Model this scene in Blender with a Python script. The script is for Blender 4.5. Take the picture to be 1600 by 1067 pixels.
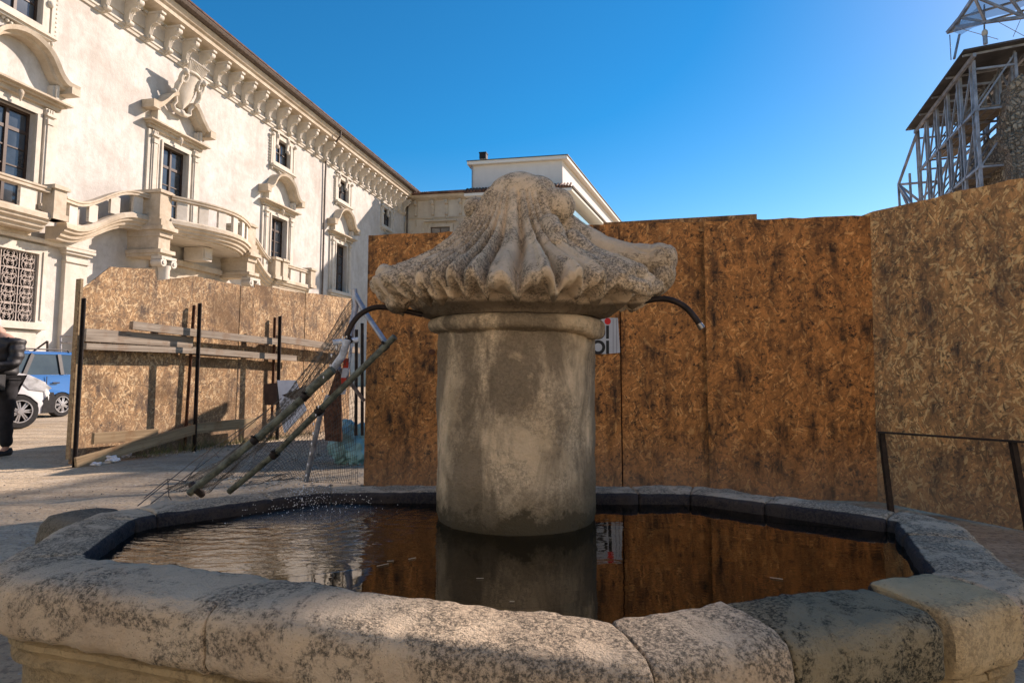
import bpy, bmesh, math, random
from mathutils import Vector, Matrix, noise
R = math.radians; PI = math.pi
random.seed(7)
for o in list(bpy.data.objects): bpy.data.objects.remove(o)
S = bpy.context.scene; COL = S.collection

# ---------------------------------------------------------------- camera, sky, sun, exposure
CAM_Z = 1.06; PITCH = R(5.0); FPX = 1000.0; CY = 493.0
cd = bpy.data.cameras.new('camera'); cam = bpy.data.objects.new('camera', cd); COL.objects.link(cam)
cam.location = (0, 0, CAM_Z); cam.rotation_euler = (R(90) + PITCH, 0, 0)
cd.sensor_width = 36; cd.lens = 22.5; cd.shift_y = -(533.5 - CY) / 1600; cd.clip_start = .05; cd.clip_end = 2000
S.camera = cam
SUN_AZ = math.atan2(.80, .60)       # from the view direction (+Y) towards +X
SUN_EL = R(30.5)
W = bpy.data.worlds.new('World'); S.world = W; W.use_nodes = True
wn = W.node_tree.nodes; wn.clear()
sky = wn.new('ShaderNodeTexSky'); sky.sky_type = 'NISHITA'; sky.sun_disc = False
sky.sun_elevation = SUN_EL; sky.sun_rotation = SUN_AZ; sky.air_density = 1.0; sky.dust_density = .25; sky.ozone_density = 1.2; sky.altitude = 700
hs = wn.new('ShaderNodeHueSaturation'); hs.inputs['Saturation'].default_value = 1.62
hs.inputs['Hue'].default_value = .499; bg = wn.new('ShaderNodeBackground'); bg.inputs['Strength'].default_value = .074
wo = wn.new('ShaderNodeOutputWorld')
W.node_tree.links.new(sky.outputs[0], hs.inputs['Color']); W.node_tree.links.new(hs.outputs[0], bg.inputs[0]); W.node_tree.links.new(bg.outputs[0], wo.inputs[0])
sl = bpy.data.lights.new('sun', 'SUN'); sun = bpy.data.objects.new('sun', sl); COL.objects.link(sun)
sl.energy = 3.15; sl.angle = R(.55); sl.color = (1, .96, .93)
SD = Vector((math.sin(SUN_AZ) * math.cos(SUN_EL), math.cos(SUN_AZ) * math.cos(SUN_EL), math.sin(SUN_EL)))
sun.rotation_euler = SD.to_track_quat('Z', 'Y').to_euler(); sun.location = SD * 60
S.view_settings.view_transform = 'Standard'; S.view_settings.look = 'None'; S.view_settings.exposure = 1.3; S.view_settings.gamma = 1
S.view_settings.use_white_balance = True; S.view_settings.white_balance_temperature = 7900; S.view_settings.white_balance_tint = 20
S.render.engine = 'CYCLES'
try:
    S.cycles.max_bounces = 8; S.cycles.diffuse_bounces = 4; S.cycles.glossy_bounces = 3; S.cycles.transparent_max_bounces = 8
    S.cycles.caustics_reflective = False; S.cycles.caustics_refractive = False
except Exception: pass

# ---------------------------------------------------------------- sight lines (measuring helpers)
def ray(px, py):
    a = (px - 800) / FPX; b = (CY - py) / FPX
    return Vector((a, math.cos(PITCH) - math.sin(PITCH) * b, math.sin(PITCH) + math.cos(PITCH) * b))
def onz(px, py, z):                     # point seen at a pixel on the level z
    r = ray(px, py); t = (z - CAM_Z) / r.z
    return Vector((r.x * t, r.y * t, z))
def atd(px, py, d):                     # point seen at a pixel at the depth d
    r = ray(px, py); t = d / r.y
    return Vector((r.x * t, d, CAM_Z + r.z * t))
FD = Vector((.1904, .9817)); FA = 21.0  # palace front: direction and offset
def fac(px, py, out=0.0):
    r = ray(px, py); n = Vector((FD.y, -FD.x))
    p0 = Vector((-FA, 0)) + n * out
    t = p0.dot(n) / Vector((r.x, r.y)).dot(n)
    q = Vector((r.x * t, r.y * t)) - p0
    return q.dot(FD), CAM_Z + r.z * t

# ---------------------------------------------------------------- object helpers
def tag(o, label=None, cat=None, group=None, kind=None):
    if label: o['label'] = label
    if cat: o['category'] = cat
    if group: o['group'] = group
    if kind: o['kind'] = kind
    return o
def empty(name, loc=(0, 0, 0), rz=0, label=None, cat=None, group=None):
    o = bpy.data.objects.new(name, None); COL.objects.link(o); o.location = loc; o.rotation_euler = (0, 0, rz)
    o.empty_display_size = .2
    return tag(o, label, cat, group)
def link(name, me, m, parent=None):
    o = bpy.data.objects.new(name, me); COL.objects.link(o)
    if m is not None and len(me.materials) == 0: me.materials.append(m)
    if parent is not None: o.parent = parent
    return o
class MB:
    def __init__(s): s.b = bmesh.new()
    def face(s, pts):
        vs = [s.b.verts.new(p) for p in pts]
        try: return s.b.faces.new(vs)
        except ValueError: return None
    def box(s, c, d, rz=0, M=None):
        m = M if M is not None else Matrix.Translation(c) @ Matrix.Rotation(rz, 4, 'Z')
        vs = [s.b.verts.new(m @ Vector((x * d[0] / 2, y * d[1] / 2, z * d[2] / 2))) for x in (-1, 1) for y in (-1, 1) for z in (-1, 1)]
        for f in ((0, 1, 3, 2), (4, 6, 7, 5), (0, 4, 5, 1), (2, 3, 7, 6), (0, 2, 6, 4), (1, 5, 7, 3)): s.b.faces.new([vs[i] for i in f])
        return s
    def bar(s, p0, p1, w, h, up=Vector((0, 0, 1))):          # square bar between two points
        p0 = Vector(p0); p1 = Vector(p1); x = (p1 - p0); L = x.length; x.normalize()
        u = Vector(up); y = u.cross(x)
        if y.length < 1e-4: y = Vector((0, 1, 0)).cross(x)
        y.normalize(); z = x.cross(y)
        m = Matrix((x, y, z)).transposed().to_4x4(); m.translation = (p0 + p1) / 2
        return s.box(None, (L, w, h), M=m)
    def tube(s, pts, r, n=8, caps=True):
        pts = [Vector(p) for p in pts]; rs = r if isinstance(r, (list, tuple)) else [r] * len(pts); rings = []
        prev = None
        for i, p in enumerate(pts):
            t = (pts[min(i + 1, len(pts) - 1)] - pts[max(i - 1, 0)]).normalized()
            if prev is None:
                a = t.cross(Vector((0, 0, 1)))
                if a.length < .01: a = t.cross(Vector((1, 0, 0)))
            else: a = prev - t * prev.dot(t)
            a.normalize(); b = t.cross(a); prev = a
            rings.append([s.b.verts.new(p + (a * math.cos(2 * PI * k / n) + b * math.sin(2 * PI * k / n)) * rs[i]) for k in range(n)])
        for i in range(len(rings) - 1):
            for k in range(n): s.b.faces.new((rings[i][k], rings[i][(k + 1) % n], rings[i + 1][(k + 1) % n], rings[i + 1][k]))
        if caps: s.b.faces.new(rings[0][::-1]); s.b.faces.new(rings[-1])
        return s
    def prism(s, poly, fn, t0, t1):                          # fn(a,b,t) -> point; poly list of (a,b)
        A = [s.b.verts.new(fn(a, b, t0)) for a, b in poly]; B = [s.b.verts.new(fn(a, b, t1)) for a, b in poly]
        n = len(poly)
        for i in range(n): s.b.faces.new((A[i], A[(i + 1) % n], B[(i + 1) % n], B[i]))
        s.b.faces.new(A[::-1]); s.b.faces.new(B); return s
    def loft(s, rings, close=True, caps=True):
        V = [[s.b.verts.new(p) for p in r] for r in rings]; n = len(V[0])
        for i in range(len(V) - 1):
            for k in range(n if close else n - 1): s.b.faces.new((V[i][k], V[i][(k + 1) % n], V[i + 1][(k + 1) % n], V[i + 1][k]))
        if caps: s.b.faces.new(V[0][::-1]); s.b.faces.new(V[-1])
        return s
    def lathe(s, prof, c=(0, 0, 0), n=32, axis='Z', caps=True):
        rings = []
        for r, z in prof:
            ring = []
            for k in range(n):
                a = 2 * PI * k / n; p = Vector((r * math.cos(a), r * math.sin(a), z))
                if axis == 'Y': p = Vector((p.x, p.z, p.y))
                if axis == 'X': p = Vector((p.z, p.x, p.y))
                ring.append(p + Vector(c))
            rings.append(ring)
        return s.loft(rings, caps=caps)
    def ball(s, c, r, sub=2, sc=(1, 1, 1), M=None):
        m = Matrix.Translation(c) @ (M if M is not None else Matrix.Identity(4)) @ Matrix.Diagonal((sc[0] * r, sc[1] * r, sc[2] * r, 1))
        bmesh.ops.create_icosphere(s.b, subdivisions=sub, radius=1, matrix=m); return s
    def bevel(s, w, seg=1, ang=.5):
        es = [e for e in s.b.edges if len(e.link_faces) == 2 and e.calc_face_angle(0) > ang]
        bmesh.ops.bevel(s.b, geom=es, offset=w, segments=seg, affect='EDGES', profile=.6); return s
    def mesh(s, name, smooth=False, ang=None):
        bmesh.ops.recalc_face_normals(s.b, faces=s.b.faces)
        me = bpy.data.meshes.new(name); s.b.to_mesh(me); s.b.free()
        if smooth or ang:
            me.shade_smooth()
            if ang: me.set_sharp_from_angle(angle=ang)
        return me
    def build(s, name, m, parent=None, smooth=False, ang=None, loc=None, rz=None):
        o = link(name, s.mesh(name, smooth, ang), m, parent)
        if loc is not None: o.location = loc
        if rz is not None: o.rotation_euler = (0, 0, rz)
        return o
def copy_tree(o, parent=None, label=None):
    c = o.copy(); COL.objects.link(c); c.parent = parent if parent is not None else o.parent
    if label: c['label'] = label
    for ch in list(o.children): copy_tree(ch, c)
    return c
def sweep(mb, path, prof, normal_fn=None, closed=False):
    """path: list of (x,y,z); prof: (a outward, b up). outward = right-hand side of travel"""
    rings = []; n = len(path)
    for i, p in enumerate(path):
        p = Vector(p); a = Vector(path[max(i - 1, 0)]); b = Vector(path[min(i + 1, n - 1)])
        t1 = (p - a); t2 = (b - p); t1.z = t2.z = 0
        if t1.length < 1e-6: t1 = t2.copy()
        if t2.length < 1e-6: t2 = t1.copy()
        t1.normalize(); t2.normalize(); t = (t1 + t2).normalized(); k = 1 / max(.5, t.dot(t1))
        nn = Vector((t.y, -t.x, 0)) * k
        rings.append([p + nn * q[0] + Vector((0, 0, q[1])) for q in prof])
    mb.loft(rings); return mb

# ---------------------------------------------------------------- materials
class NT:
    def __init__(s, name, rough=.8, spec=.35, metal=0.0):
        s.m = bpy.data.materials.new(name); s.m.use_nodes = True; s.t = s.m.node_tree; s.n = s.t.nodes; s.l = s.t.links
        s.p = s.n['Principled BSDF']; s.p.inputs['Roughness'].default_value = rough; s.p.inputs['Metallic'].default_value = metal
        s.p.inputs['Specular IOR Level'].default_value = spec
        tc = s.n.new('ShaderNodeTexCoord'); s.obj = tc.outputs['Object']
        g = s.n.new('ShaderNodeNewGeometry'); s.pos = g.outputs['Position']; s.point = g.outputs['Pointiness']; s.nor = g.outputs['Normal']
        oi = s.n.new('ShaderNodeObjectInfo'); s.rnd = oi.outputs['Random']
        s.bumps = None
    def _in(s, sock, v):
        if hasattr(v, 'links') or isinstance(v, bpy.types.NodeSocket): s.l.new(v, sock)
        elif isinstance(v, (tuple, list)) and len(v) == 3 and sock.type == 'RGBA': sock.default_value = (*v, 1)
        else: sock.default_value = v
    def math(s, op, a, b=0.0, c=None, clamp=False):
        n = s.n.new('ShaderNodeMath'); n.operation = op; n.use_clamp = clamp; s._in(n.inputs[0], a); s._in(n.inputs[1], b)
        if c is not None: s._in(n.inputs[2], c)
        return n.outputs[0]
    def vmath(s, op, a, b=(0, 0, 0)):
        n = s.n.new('ShaderNodeVectorMath'); n.operation = op; s._in(n.inputs[0], a)
        if op == 'SCALE': s._in(n.inputs['Scale'], b)
        else: s._in(n.inputs[1], b)
        return n.outputs['Value'] if op in ('LENGTH', 'DISTANCE', 'DOT_PRODUCT') else n.outputs[0]
    def sep(s, v):
        n = s.n.new('ShaderNodeSeparateXYZ'); s._in(n.inputs[0], v); return n.outputs
    def comb(s, x=0.0, y=0.0, z=0.0):
        n = s.n.new('ShaderNodeCombineXYZ'); s._in(n.inputs[0], x); s._in(n.inputs[1], y); s._in(n.inputs[2], z); return n.outputs[0]
    def map(s, v, scale=(1, 1, 1), rot=(0, 0, 0), loc=(0, 0, 0)):
        n = s.n.new('ShaderNodeMapping'); s._in(n.inputs[0], v); n.inputs['Scale'].default_value = scale; n.inputs['Rotation'].default_value = rot; n.inputs['Location'].default_value = loc
        return n.outputs[0]
    def noise(s, v, scale, detail=4, rough=.6, dist=0, out=0):
        n = s.n.new('ShaderNodeTexNoise'); s._in(n.inputs['Vector'], v); n.inputs['Scale'].default_value = scale; n.inputs['Detail'].default_value = detail
        n.inputs['Roughness'].default_value = rough; n.inputs['Distortion'].default_value = dist
        return n.outputs[out]
    def vor(s, v, scale, feature='F1', out='Distance', dim='3D', rnd=1):
        n = s.n.new('ShaderNodeTexVoronoi'); n.voronoi_dimensions = dim; n.feature = feature; s._in(n.inputs['Vector'], v); n.inputs['Scale'].default_value = scale
        n.inputs['Randomness'].default_value = rnd
        return n.outputs[out]
    def ramp(s, f, stops, mode='LINEAR'):
        n = s.n.new('ShaderNodeValToRGB'); s._in(n.inputs[0], f); cr = n.color_ramp; cr.interpolation = mode
        while len(cr.elements) < len(stops): cr.elements.new(.5)
        for e, (p, c) in zip(cr.elements, stops):
            e.position = p; e.color = (*c, 1) if isinstance(c, (tuple, list)) else (c, c, c, 1)
        return n.outputs[0]
    def mix(s, f, a, b, mode='MIX'):
        n = s.n.new('ShaderNodeMix'); n.data_type = 'RGBA'; n.blend_type = mode; s._in(n.inputs['Factor'], f); s._in(n.inputs[6], a); s._in(n.inputs[7], b)
        return n.outputs[2]
    def bump(s, h, strength=.5, dist=.01):
        n = s.n.new('ShaderNodeBump'); n.inputs['Strength'].default_value = strength; n.inputs['Distance'].default_value = dist; s._in(n.inputs['Height'], h)
        if s.bumps is not None: s.l.new(s.bumps, n.inputs['Normal'])
        s.bumps = n.outputs[0]
    def done(s, col=None, rough=None):
        if col is not None: s._in(s.p.inputs['Base Color'], col)
        if rough is not None: s._in(s.p.inputs['Roughness'], rough)
        if s.bumps is not None: s.l.new(s.bumps, s.p.inputs['Normal'])
        return s.m
def simple(name, col, rough=.6, metal=0.0, var=.12, bscale=40, bstr=.1, spec=.35):
    t = NT(name, rough, spec, metal)
    f = t.noise(t.obj, bscale * .25, 5)
    lo = tuple(max(0, c * (1 - var * 2)) for c in col); hi = tuple(min(1, c * (1 + var * 2)) for c in col)
    c = t.ramp(f, [(.3, lo), (.7, hi)])
    if bstr: t.bump(t.noise(t.obj, bscale, 4), bstr, .004)
    return t.done(c)

def mat_osb(name, dark, mid, light, grime=.5, warm=1.0, blotch=(.05, .03, .02), lt=.84, shade_patch=0.0):
    t = NT(name, .75, .3)
    P = t.vmath('ADD', t.obj, t.comb(t.math('MULTIPLY', t.rnd, 41.7), 0.0, t.math('MULTIPLY', t.rnd, 17.3)))
    x, y, z = t.sep(P)
    P2 = t.comb(x, z, y)                                   # face coordinates of the board
    wob = t.vmath('SCALE', t.vmath('SUBTRACT', t.noise(P2, 9, 2, out=1), (.5, .5, .5)), .035)
    Pw = t.vmath('ADD', P2, wob)
    v = None
    for k, (ang, sx, sy) in enumerate(((12, 13, 60), (58, 11, 76), (-35, 15, 64), (100, 12, 56), (75, 17, 84), (-68, 12, 64), (145, 18, 74))):
        q = t.map(Pw, (sx, sy, 1), (0, 0, R(ang)), (k * 3.7, k * 1.9, 0))
        n = t.n.new('ShaderNodeMapping'); n.vector_type = 'TEXTURE'
        # rotate first, scale after
        rot = t.map(Pw, (1, 1, 1), (0, 0, R(ang)), (k * 3.7, k * 1.9, 0)); q = t.map(rot, (sx, sy, 1))
        t.n.remove(n)
        c = t.vor(q, 1.0, out='Color', dim='2D')
        sc = t.n.new('ShaderNodeSeparateColor'); t.l.new(c, sc.inputs[0]); pr, sh = sc.outputs[0], sc.outputs[1]
        if v is None: v, shd = pr, sh
        else:
            g = t.math('GREATER_THAN', pr, v); mf = t.n.new('ShaderNodeMix'); mf.data_type = 'FLOAT'
            t.l.new(g, mf.inputs[0]); t.l.new(shd, mf.inputs[2]); t.l.new(sh, mf.inputs[3]); shd = mf.outputs[0]; v = t.math('MAXIMUM', pr, v)
    col = t.ramp(shd, [(0, dark), (.22, tuple((a + b) / 2 for a, b in zip(dark, mid))), (.55, mid), (lt, tuple(min(1, a * 1.3) for a in mid)), (min(.99, lt + .12), light)])
    fine = t.noise(t.map(P2, (1, 1, 1)), 160, 3)
    col = t.mix(.36, col, t.ramp(fine, [(.25, tuple(c * .45 for c in mid)), (.75, light)]), 'MIX')
    # weathering: vertical runs, blotches of mould, dirty foot
    runs = t.noise(t.map(P2, (5, 1.1, 1)), 1.6, 6, .68)
    blot = t.noise(P2, 3.1, 7, .72, .6)
    ox, oy, oz = t.sep(t.obj)
    m = t.math('MULTIPLY', t.ramp(runs, [(.42, 0.0), (.62, 1.0)]), t.ramp(blot, [(.38, .15), (.58, 1.0)]))
    spots = t.ramp(t.noise(P2, 20, 6, .8), [(.50, 0.0), (.60, 1.0)])
    m2 = t.math('MULTIPLY', spots, t.ramp(blot, [(.36, .12), (.56, 1.0)]))
    f = t.math('MULTIPLY', t.math('MAXIMUM', m, m2), grime, clamp=True)
    col = t.mix(f, col, blotch)
    if shade_patch:  # large soft dark patches painted in place of shadows on the sunlit boards
        dn = t.noise(P2, .85, 5, .55, .8); col = t.mix(t.math('MULTIPLY', t.ramp(dn, [(.48, 0.0), (.62, 1.0)]), shade_patch), col, tuple(c * .33 for c in mid))
    foot = t.ramp(t.math('ADD', oz, t.math('MULTIPLY', runs, .9)), [(.45, 1.0), (1.25, 0.0)])
    col = t.mix(t.math('MULTIPLY', foot, .55), col, (.20, .15, .11))
    topb = t.ramp(t.math('ADD', oz, t.math('MULTIPLY', blot, .35)), [(2.36, 0.0), (2.52, 1.0)])
    col = t.mix(t.math('MULTIPLY', topb, .6), col, (.05, .035, .025))
    t.bump(shd, .55, .004); t.bump(fine, .4, .003); t.bump(blot, .3, .02)
    return t.done(col)
M = {}
M['osb_orange'] = mat_osb('osb_orange', (.075, .020, .006), (.55, .20, .052), (.95, .48, .17), 1.0, blotch=(.035, .02, .012))
M['osb_brown'] = mat_osb('osb_brown', (.08, .035, .016), (.36, .15, .052), (.70, .40, .18), .95)
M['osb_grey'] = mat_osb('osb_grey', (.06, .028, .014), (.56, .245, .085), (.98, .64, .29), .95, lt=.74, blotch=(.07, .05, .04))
M['osb_sunny'] = mat_osb('osb_sunny', (.10, .045, .018), (.40, .205, .085), (.86, .62, .36), 1.0, lt=.70, shade_patch=.75, blotch=(.09, .06, .045))

def mat_stone(name, base, dark, pit=.5, lichen=.5, scale=1.0, wet=False, green=None, pitscale=150, base2=None, streak=0.0, bk=1.0):
    t = NT(name, .85, .25)
    P = t.pos
    big = t.noise(P, 2.9 * scale, 6, .6, .5); mid = t.noise(P, 14 * scale, 6, .7); fine = t.noise(P, 90 * scale, 4, .65)
    b2 = base2 or tuple(c * .8 for c in base)
    col = t.mix(t.ramp(big, [(.35, 0.0), (.65, 1.0)]), base, b2)
    col = t.mix(t.ramp(mid, [(.35, 0.0), (.75, .5)]), col, tuple(c * 1.25 for c in base))
    # dark lichen crust in speckled patches
    sp = t.vor(t.vmath('ADD', P, t.vmath('SCALE', t.noise(P, 30, 3, out=1), .02)), 70 * scale)
    crust = t.ramp(t.noise(P, 95 * scale, 6, .85), [(.44, 0.0), (.56, 1.0)])
    area = t.ramp(t.noise(P, 3.3 * scale, 6, .72, .8), [(.38, 0.0), (.57, 1.0)])
    tfac = t.ramp(t.math('ADD', t.math('MULTIPLY', area, .62), t.math('MULTIPLY', t.noise(P, 34 * scale, 6, .8), .9)), [(.66, 0.0), (.88, 1.0)])
    col = t.mix(t.math('MULTIPLY', t.math('MULTIPLY', crust, tfac), lichen, clamp=True), col, dark)
    pits = t.ramp(t.vor(P, pitscale), [(.10, 1.0), (.22, 0.0)])
    pa = t.ramp(t.noise(P, 7 * scale, 3), [(.42, 0.0), (.6, 1.0)])
    pf = t.math('MULTIPLY', pits, pa)
    col = t.mix(t.math('MULTIPLY', pf, pit), col, tuple(c * .6 for c in dark))
    if streak:
        sn = t.noise(t.map(P, (4.2, 4.2, 1.5)), 1.0, 6, .62, .8)
        col = t.mix(t.math('MULTIPLY', t.ramp(sn, [(.43, 0.0), (.56, 1.0)]), streak), col, (.13, .10, .068))
        sn2 = t.noise(P, 5.5, 6, .7, .5); col = t.mix(t.ramp(sn2, [(.56, 0.0), (.68, .55)]), col, (.16, .125, .085)); col = t.mix(t.ramp(sn2, [(.30, .6), (.42, 0.0)]), col, (.74, .56, .36))
    if green:
        gz = t.sep(P)[2]; gn = t.noise(P, 9, 5, .7)
        gf = t.ramp(t.math('ADD', gz, t.math('MULTIPLY', t.math('SUBTRACT', gn, .5), .30)), [(.530, 1.0), (.556, 0.0)])
        col = t.mix(gf, col, (.008, .010, .004))
        gf2 = t.ramp(t.math('ADD', gz, t.math('MULTIPLY', t.math('SUBTRACT', gn, .5), .2)), [(.53, .85), (.66, 0.0)])
        col = t.mix(gf2, col, (.11, .085, .05))
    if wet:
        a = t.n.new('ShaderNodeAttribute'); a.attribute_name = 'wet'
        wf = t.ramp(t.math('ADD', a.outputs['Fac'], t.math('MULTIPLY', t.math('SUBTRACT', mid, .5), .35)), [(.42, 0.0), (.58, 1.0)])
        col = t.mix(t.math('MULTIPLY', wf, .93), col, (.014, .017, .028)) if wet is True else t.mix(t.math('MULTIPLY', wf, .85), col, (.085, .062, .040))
    t.bump(mid, .6, .018 * bk); t.bump(fine, .9, .010 * bk); t.bump(t.noise(P, 200, 3, .7), .7, .005); t.bump(t.math('SUBTRACT', 1.0, pf), .8 * pit, .004)
    return t.done(col)
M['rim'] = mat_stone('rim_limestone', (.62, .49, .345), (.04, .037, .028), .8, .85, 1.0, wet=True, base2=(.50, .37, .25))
M['rim_green'] = mat_stone('rim_algae_limestone', (.23, .195, .125), (.03, .028, .018), .9, 1.0, 1.0, wet=True, base2=(.33, .27, .17))
M['rim_pitted'] = mat_stone('rim_pitted_limestone', (.60, .45, .26), (.035, .03, .022), 1.0, .45, 1.0, wet=True, pitscale=60)
M['wall_stone'] = mat_stone('basin_wall_stone', (.46, .34, .19), (.06, .05, .035), .6, .5)
M['pillar'] = mat_stone('pillar_stone', (.76, .60, .41), (.10, .08, .055), .5, .5, .8, green=True, base2=(.42, .31, .19), streak=.75)
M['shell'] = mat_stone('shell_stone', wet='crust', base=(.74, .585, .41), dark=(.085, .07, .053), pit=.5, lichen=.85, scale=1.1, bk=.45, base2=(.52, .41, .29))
M['bollard'] = mat_stone('bollard_stone', (.22, .19, .14), (.05, .045, .035), .6, .8)

def mat_plaster(name, base, stain, sc=1.0, amt=.5, bs=.15):
    t = NT(name, .9, .2)
    big = t.noise(t.pos, .45 * sc, 8, .68, .3); mid = t.noise(t.pos, 2.2 * sc, 7, .7)
    streak = t.noise(t.map(t.pos, (1.4, 1.4, .18)), 1.0, 6, .7)
    col = t.mix(t.math('MULTIPLY', t.ramp(big, [(.38, 0.0), (.66, 1.0)]), amt), base, stain)
    col = t.mix(t.math('MULTIPLY', t.ramp(mid, [(.45, 0.0), (.7, 1.0)]), amt * .6), col, tuple(c * .9 for c in stain))
    col = t.mix(t.math('MULTIPLY', t.ramp(streak, [(.5, 0.0), (.75, 1.0)]), amt * .5), col, tuple(c * .75 for c in stain))
    t.bump(t.noise(t.pos, 18 * sc, 5), bs, .02); t.bump(t.noise(t.pos, 2 * sc, 4), bs, .05)
    return t.done(col)
M['plaster'] = mat_plaster('cream_plaster', (.62, .60, .565), (.44, .405, .36), 1.3, .85, .5)
M['trim'] = mat_plaster('pale_stone_trim', (.60, .53, .43), (.38, .30, .21), 2.0, .7, .3)
M['trim_light'] = mat_plaster('light_stone_trim', (.64, .60, .53), (.44, .385, .31), 2.0, .55, .3)
M['wing'] = mat_plaster('wing_plaster', (.62, .56, .46), (.46, .38, .30), 1.2, .6)
M['modern'] = mat_plaster('modern_plaster', (.72, .69, .65), (.60, .56, .52), .6, .4, .05)
M['modern_white'] = mat_plaster('white_soffit', (.80, .77, .70), (.72, .68, .60), .5, .3, .03)
M['glass'] = simple('window_glass', (.035, .045, .055), .08, 0, .3, 3, .15, .9)
M['frame'] = simple('brown_window_frame', (.055, .032, .022), .5, 0, .2, 60, .2)
M['interior'] = simple('dark_interior', (.015, .013, .012), .9)
M['gutter'] = simple('dark_copper_gutter', (.11, .085, .07), .5, .3, .2)
M['iron'] = simple('black_iron', (.028, .020, .017), .6, .3, .3, 90, .5)
M['rust'] = simple('rusty_iron', (.10, .042, .022), .8, .1, .4, 90, .5)
M['grille'] = simple('dusty_grille_iron', (.42, .36, .32), .7, 0, .2, 60, .2)
M['galv'] = simple('galvanised_steel', (.36, .36, .38), .45, .6, .2, 60, .2)
M['greentube'] = simple('old_green_tube', (.13, .135, .10), .55, .2, .35, 70, .4)
M['whitetube'] = simple('white_blue_tube', (.52, .55, .62), .5, .1, .35, 40, .3)
M['wire'] = simple('mesh_wire', (.12, .11, .10), .5, .5, .2, 60, 0)
M['steel'] = simple('scaffold_steel', (.30, .31, .34), .5, .4, .25, 8, .1)
M['chrome'] = simple('worn_spout_steel', (.32, .31, .30), .25, .9, .2, 60, .1)
M['tin'] = simple('dark_tin_sheet', (.055, .052, .055), .7, .1, .3, 4, .2)
M['tile'] = simple('dark_clay_tile', (.16, .085, .06), .85, 0, .3, 8, .3)
M['redtape'] = simple('red_tape', (.55, .04, .02), .5)
M['black'] = simple('black_print', (.015, .015, .016), .6, 0, .1, 40, 0)
M['red'] = simple('red_print', (.65, .02, .02), .6, 0, .1, 40, 0)
M['straw'] = simple('pale_straw', (.42, .36, .25), .8, 0, .1, 30, .2)
M['whitebag'] = simple('white_plastic_bag', (.75, .75, .76), .35, 0, .08, 30, .5)
M['tealbag'] = simple('teal_plastic_bag', (.22, .42, .42), .3, 0, .35, 9, .6)
M['whitesheet'] = simple('white_sheet', (.62, .64, .68), .5, 0, .12, 12, .3)
M['darkboard'] = simple('dark_board', (.07, .035, .02), .8, 0, .3, 20, .3)
M['paper'] = simple('grey_poster_paper', (.46, .48, .50), .7, 0, .06, 20, .1)
M['stripe'] = simple('poster_stripe', (.26, .26, .29), .7, 0, .05, 20, 0)
M['bluecar'] = simple('blue_car_paint', (.015, .15, .44), .25, .1, .05, 4, 0, .6)
M['whitecar'] = simple('white_van_paint', (.62, .63, .65), .25, 0, .05, 4, 0, .6)
M['rubber'] = simple('black_rubber', (.022, .022, .023), .85, 0, .2, 60, .3)
M['plastic'] = simple('dark_plastic', (.03, .03, .032), .55, 0, .15, 60, .1)
M['rimalloy'] = simple('wheel_silver', (.45, .45, .47), .35, .6, .1, 30, 0)
M['carglass'] = simple('car_glass', (.05, .07, .065), .05, 0, .3, 2, 0, 1.0)
M['lamp'] = simple('lamp_glass', (.55, .58, .62), .1, .2, .2, 30, .2, .9)
M['tail'] = simple('tail_lamp', (.45, .02, .015), .2, 0, .1, 30, 0, .6)
M['jacket'] = simple('black_puffer_fabric', (.018, .018, .021), .55, 0, .25, 45, .5)
M['trousers'] = simple('black_trousers', (.014, .014, .017), .85, 0, .25, 60, .5)
M['skin'] = simple('skin', (.46, .27, .20), .55, 0, .08, 60, .1)
M['hair'] = simple('grey_hair', (.40, .39, .38), .7, 0, .25, 120, .6)
M['camera'] = simple('camera_body', (.02, .02, .021), .4, 0, .2, 90, .3)
M['debris'] = simple('rubble', (.34, .30, .25), .9, 0, .4, 4, .4)
M['weed'] = simple('dry_weed', (.13, .13, .05), .8, 0, .5, 3, 0)
M['drop'] = simple('water_drop', (.75, .78, .80), .1, 0, .05, 4, 0, .9)

def mat_wood(name, a, b, rz=False):
    t = NT(name, .85, .2)
    g = t.noise(t.map(t.vmath('ADD', t.obj, t.comb(t.math('MULTIPLY', t.rnd, 9.0), 0.0, 0.0)), (1.2, 30, 30)), 1.0, 6, .7, .4)
    col = t.ramp(g, [(.28, a), (.55, tuple((x + y) / 2 for x, y in zip(a, b))), (.75, b)])
    s = t.noise(t.obj, 3.5, 5, .7)
    col = t.mix(t.ramp(s, [(.55, 0.0), (.75, .7)]), col, (.20, .09, .035))
    col = t.mix(t.ramp(t.vor(t.map(t.obj, (2, 14, 14)), 1.0), [(.05, .9), (.12, 0.0)]), col, (.05, .03, .02))
    t.bump(g, .6, .004)
    return t.done(col)
M['wood'] = mat_wood('weathered_plank', (.16, .125, .095), (.48, .41, .33))
M['wood_warm'] = mat_wood('brown_plank', (.18, .12, .07), (.44, .33, .20))

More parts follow.
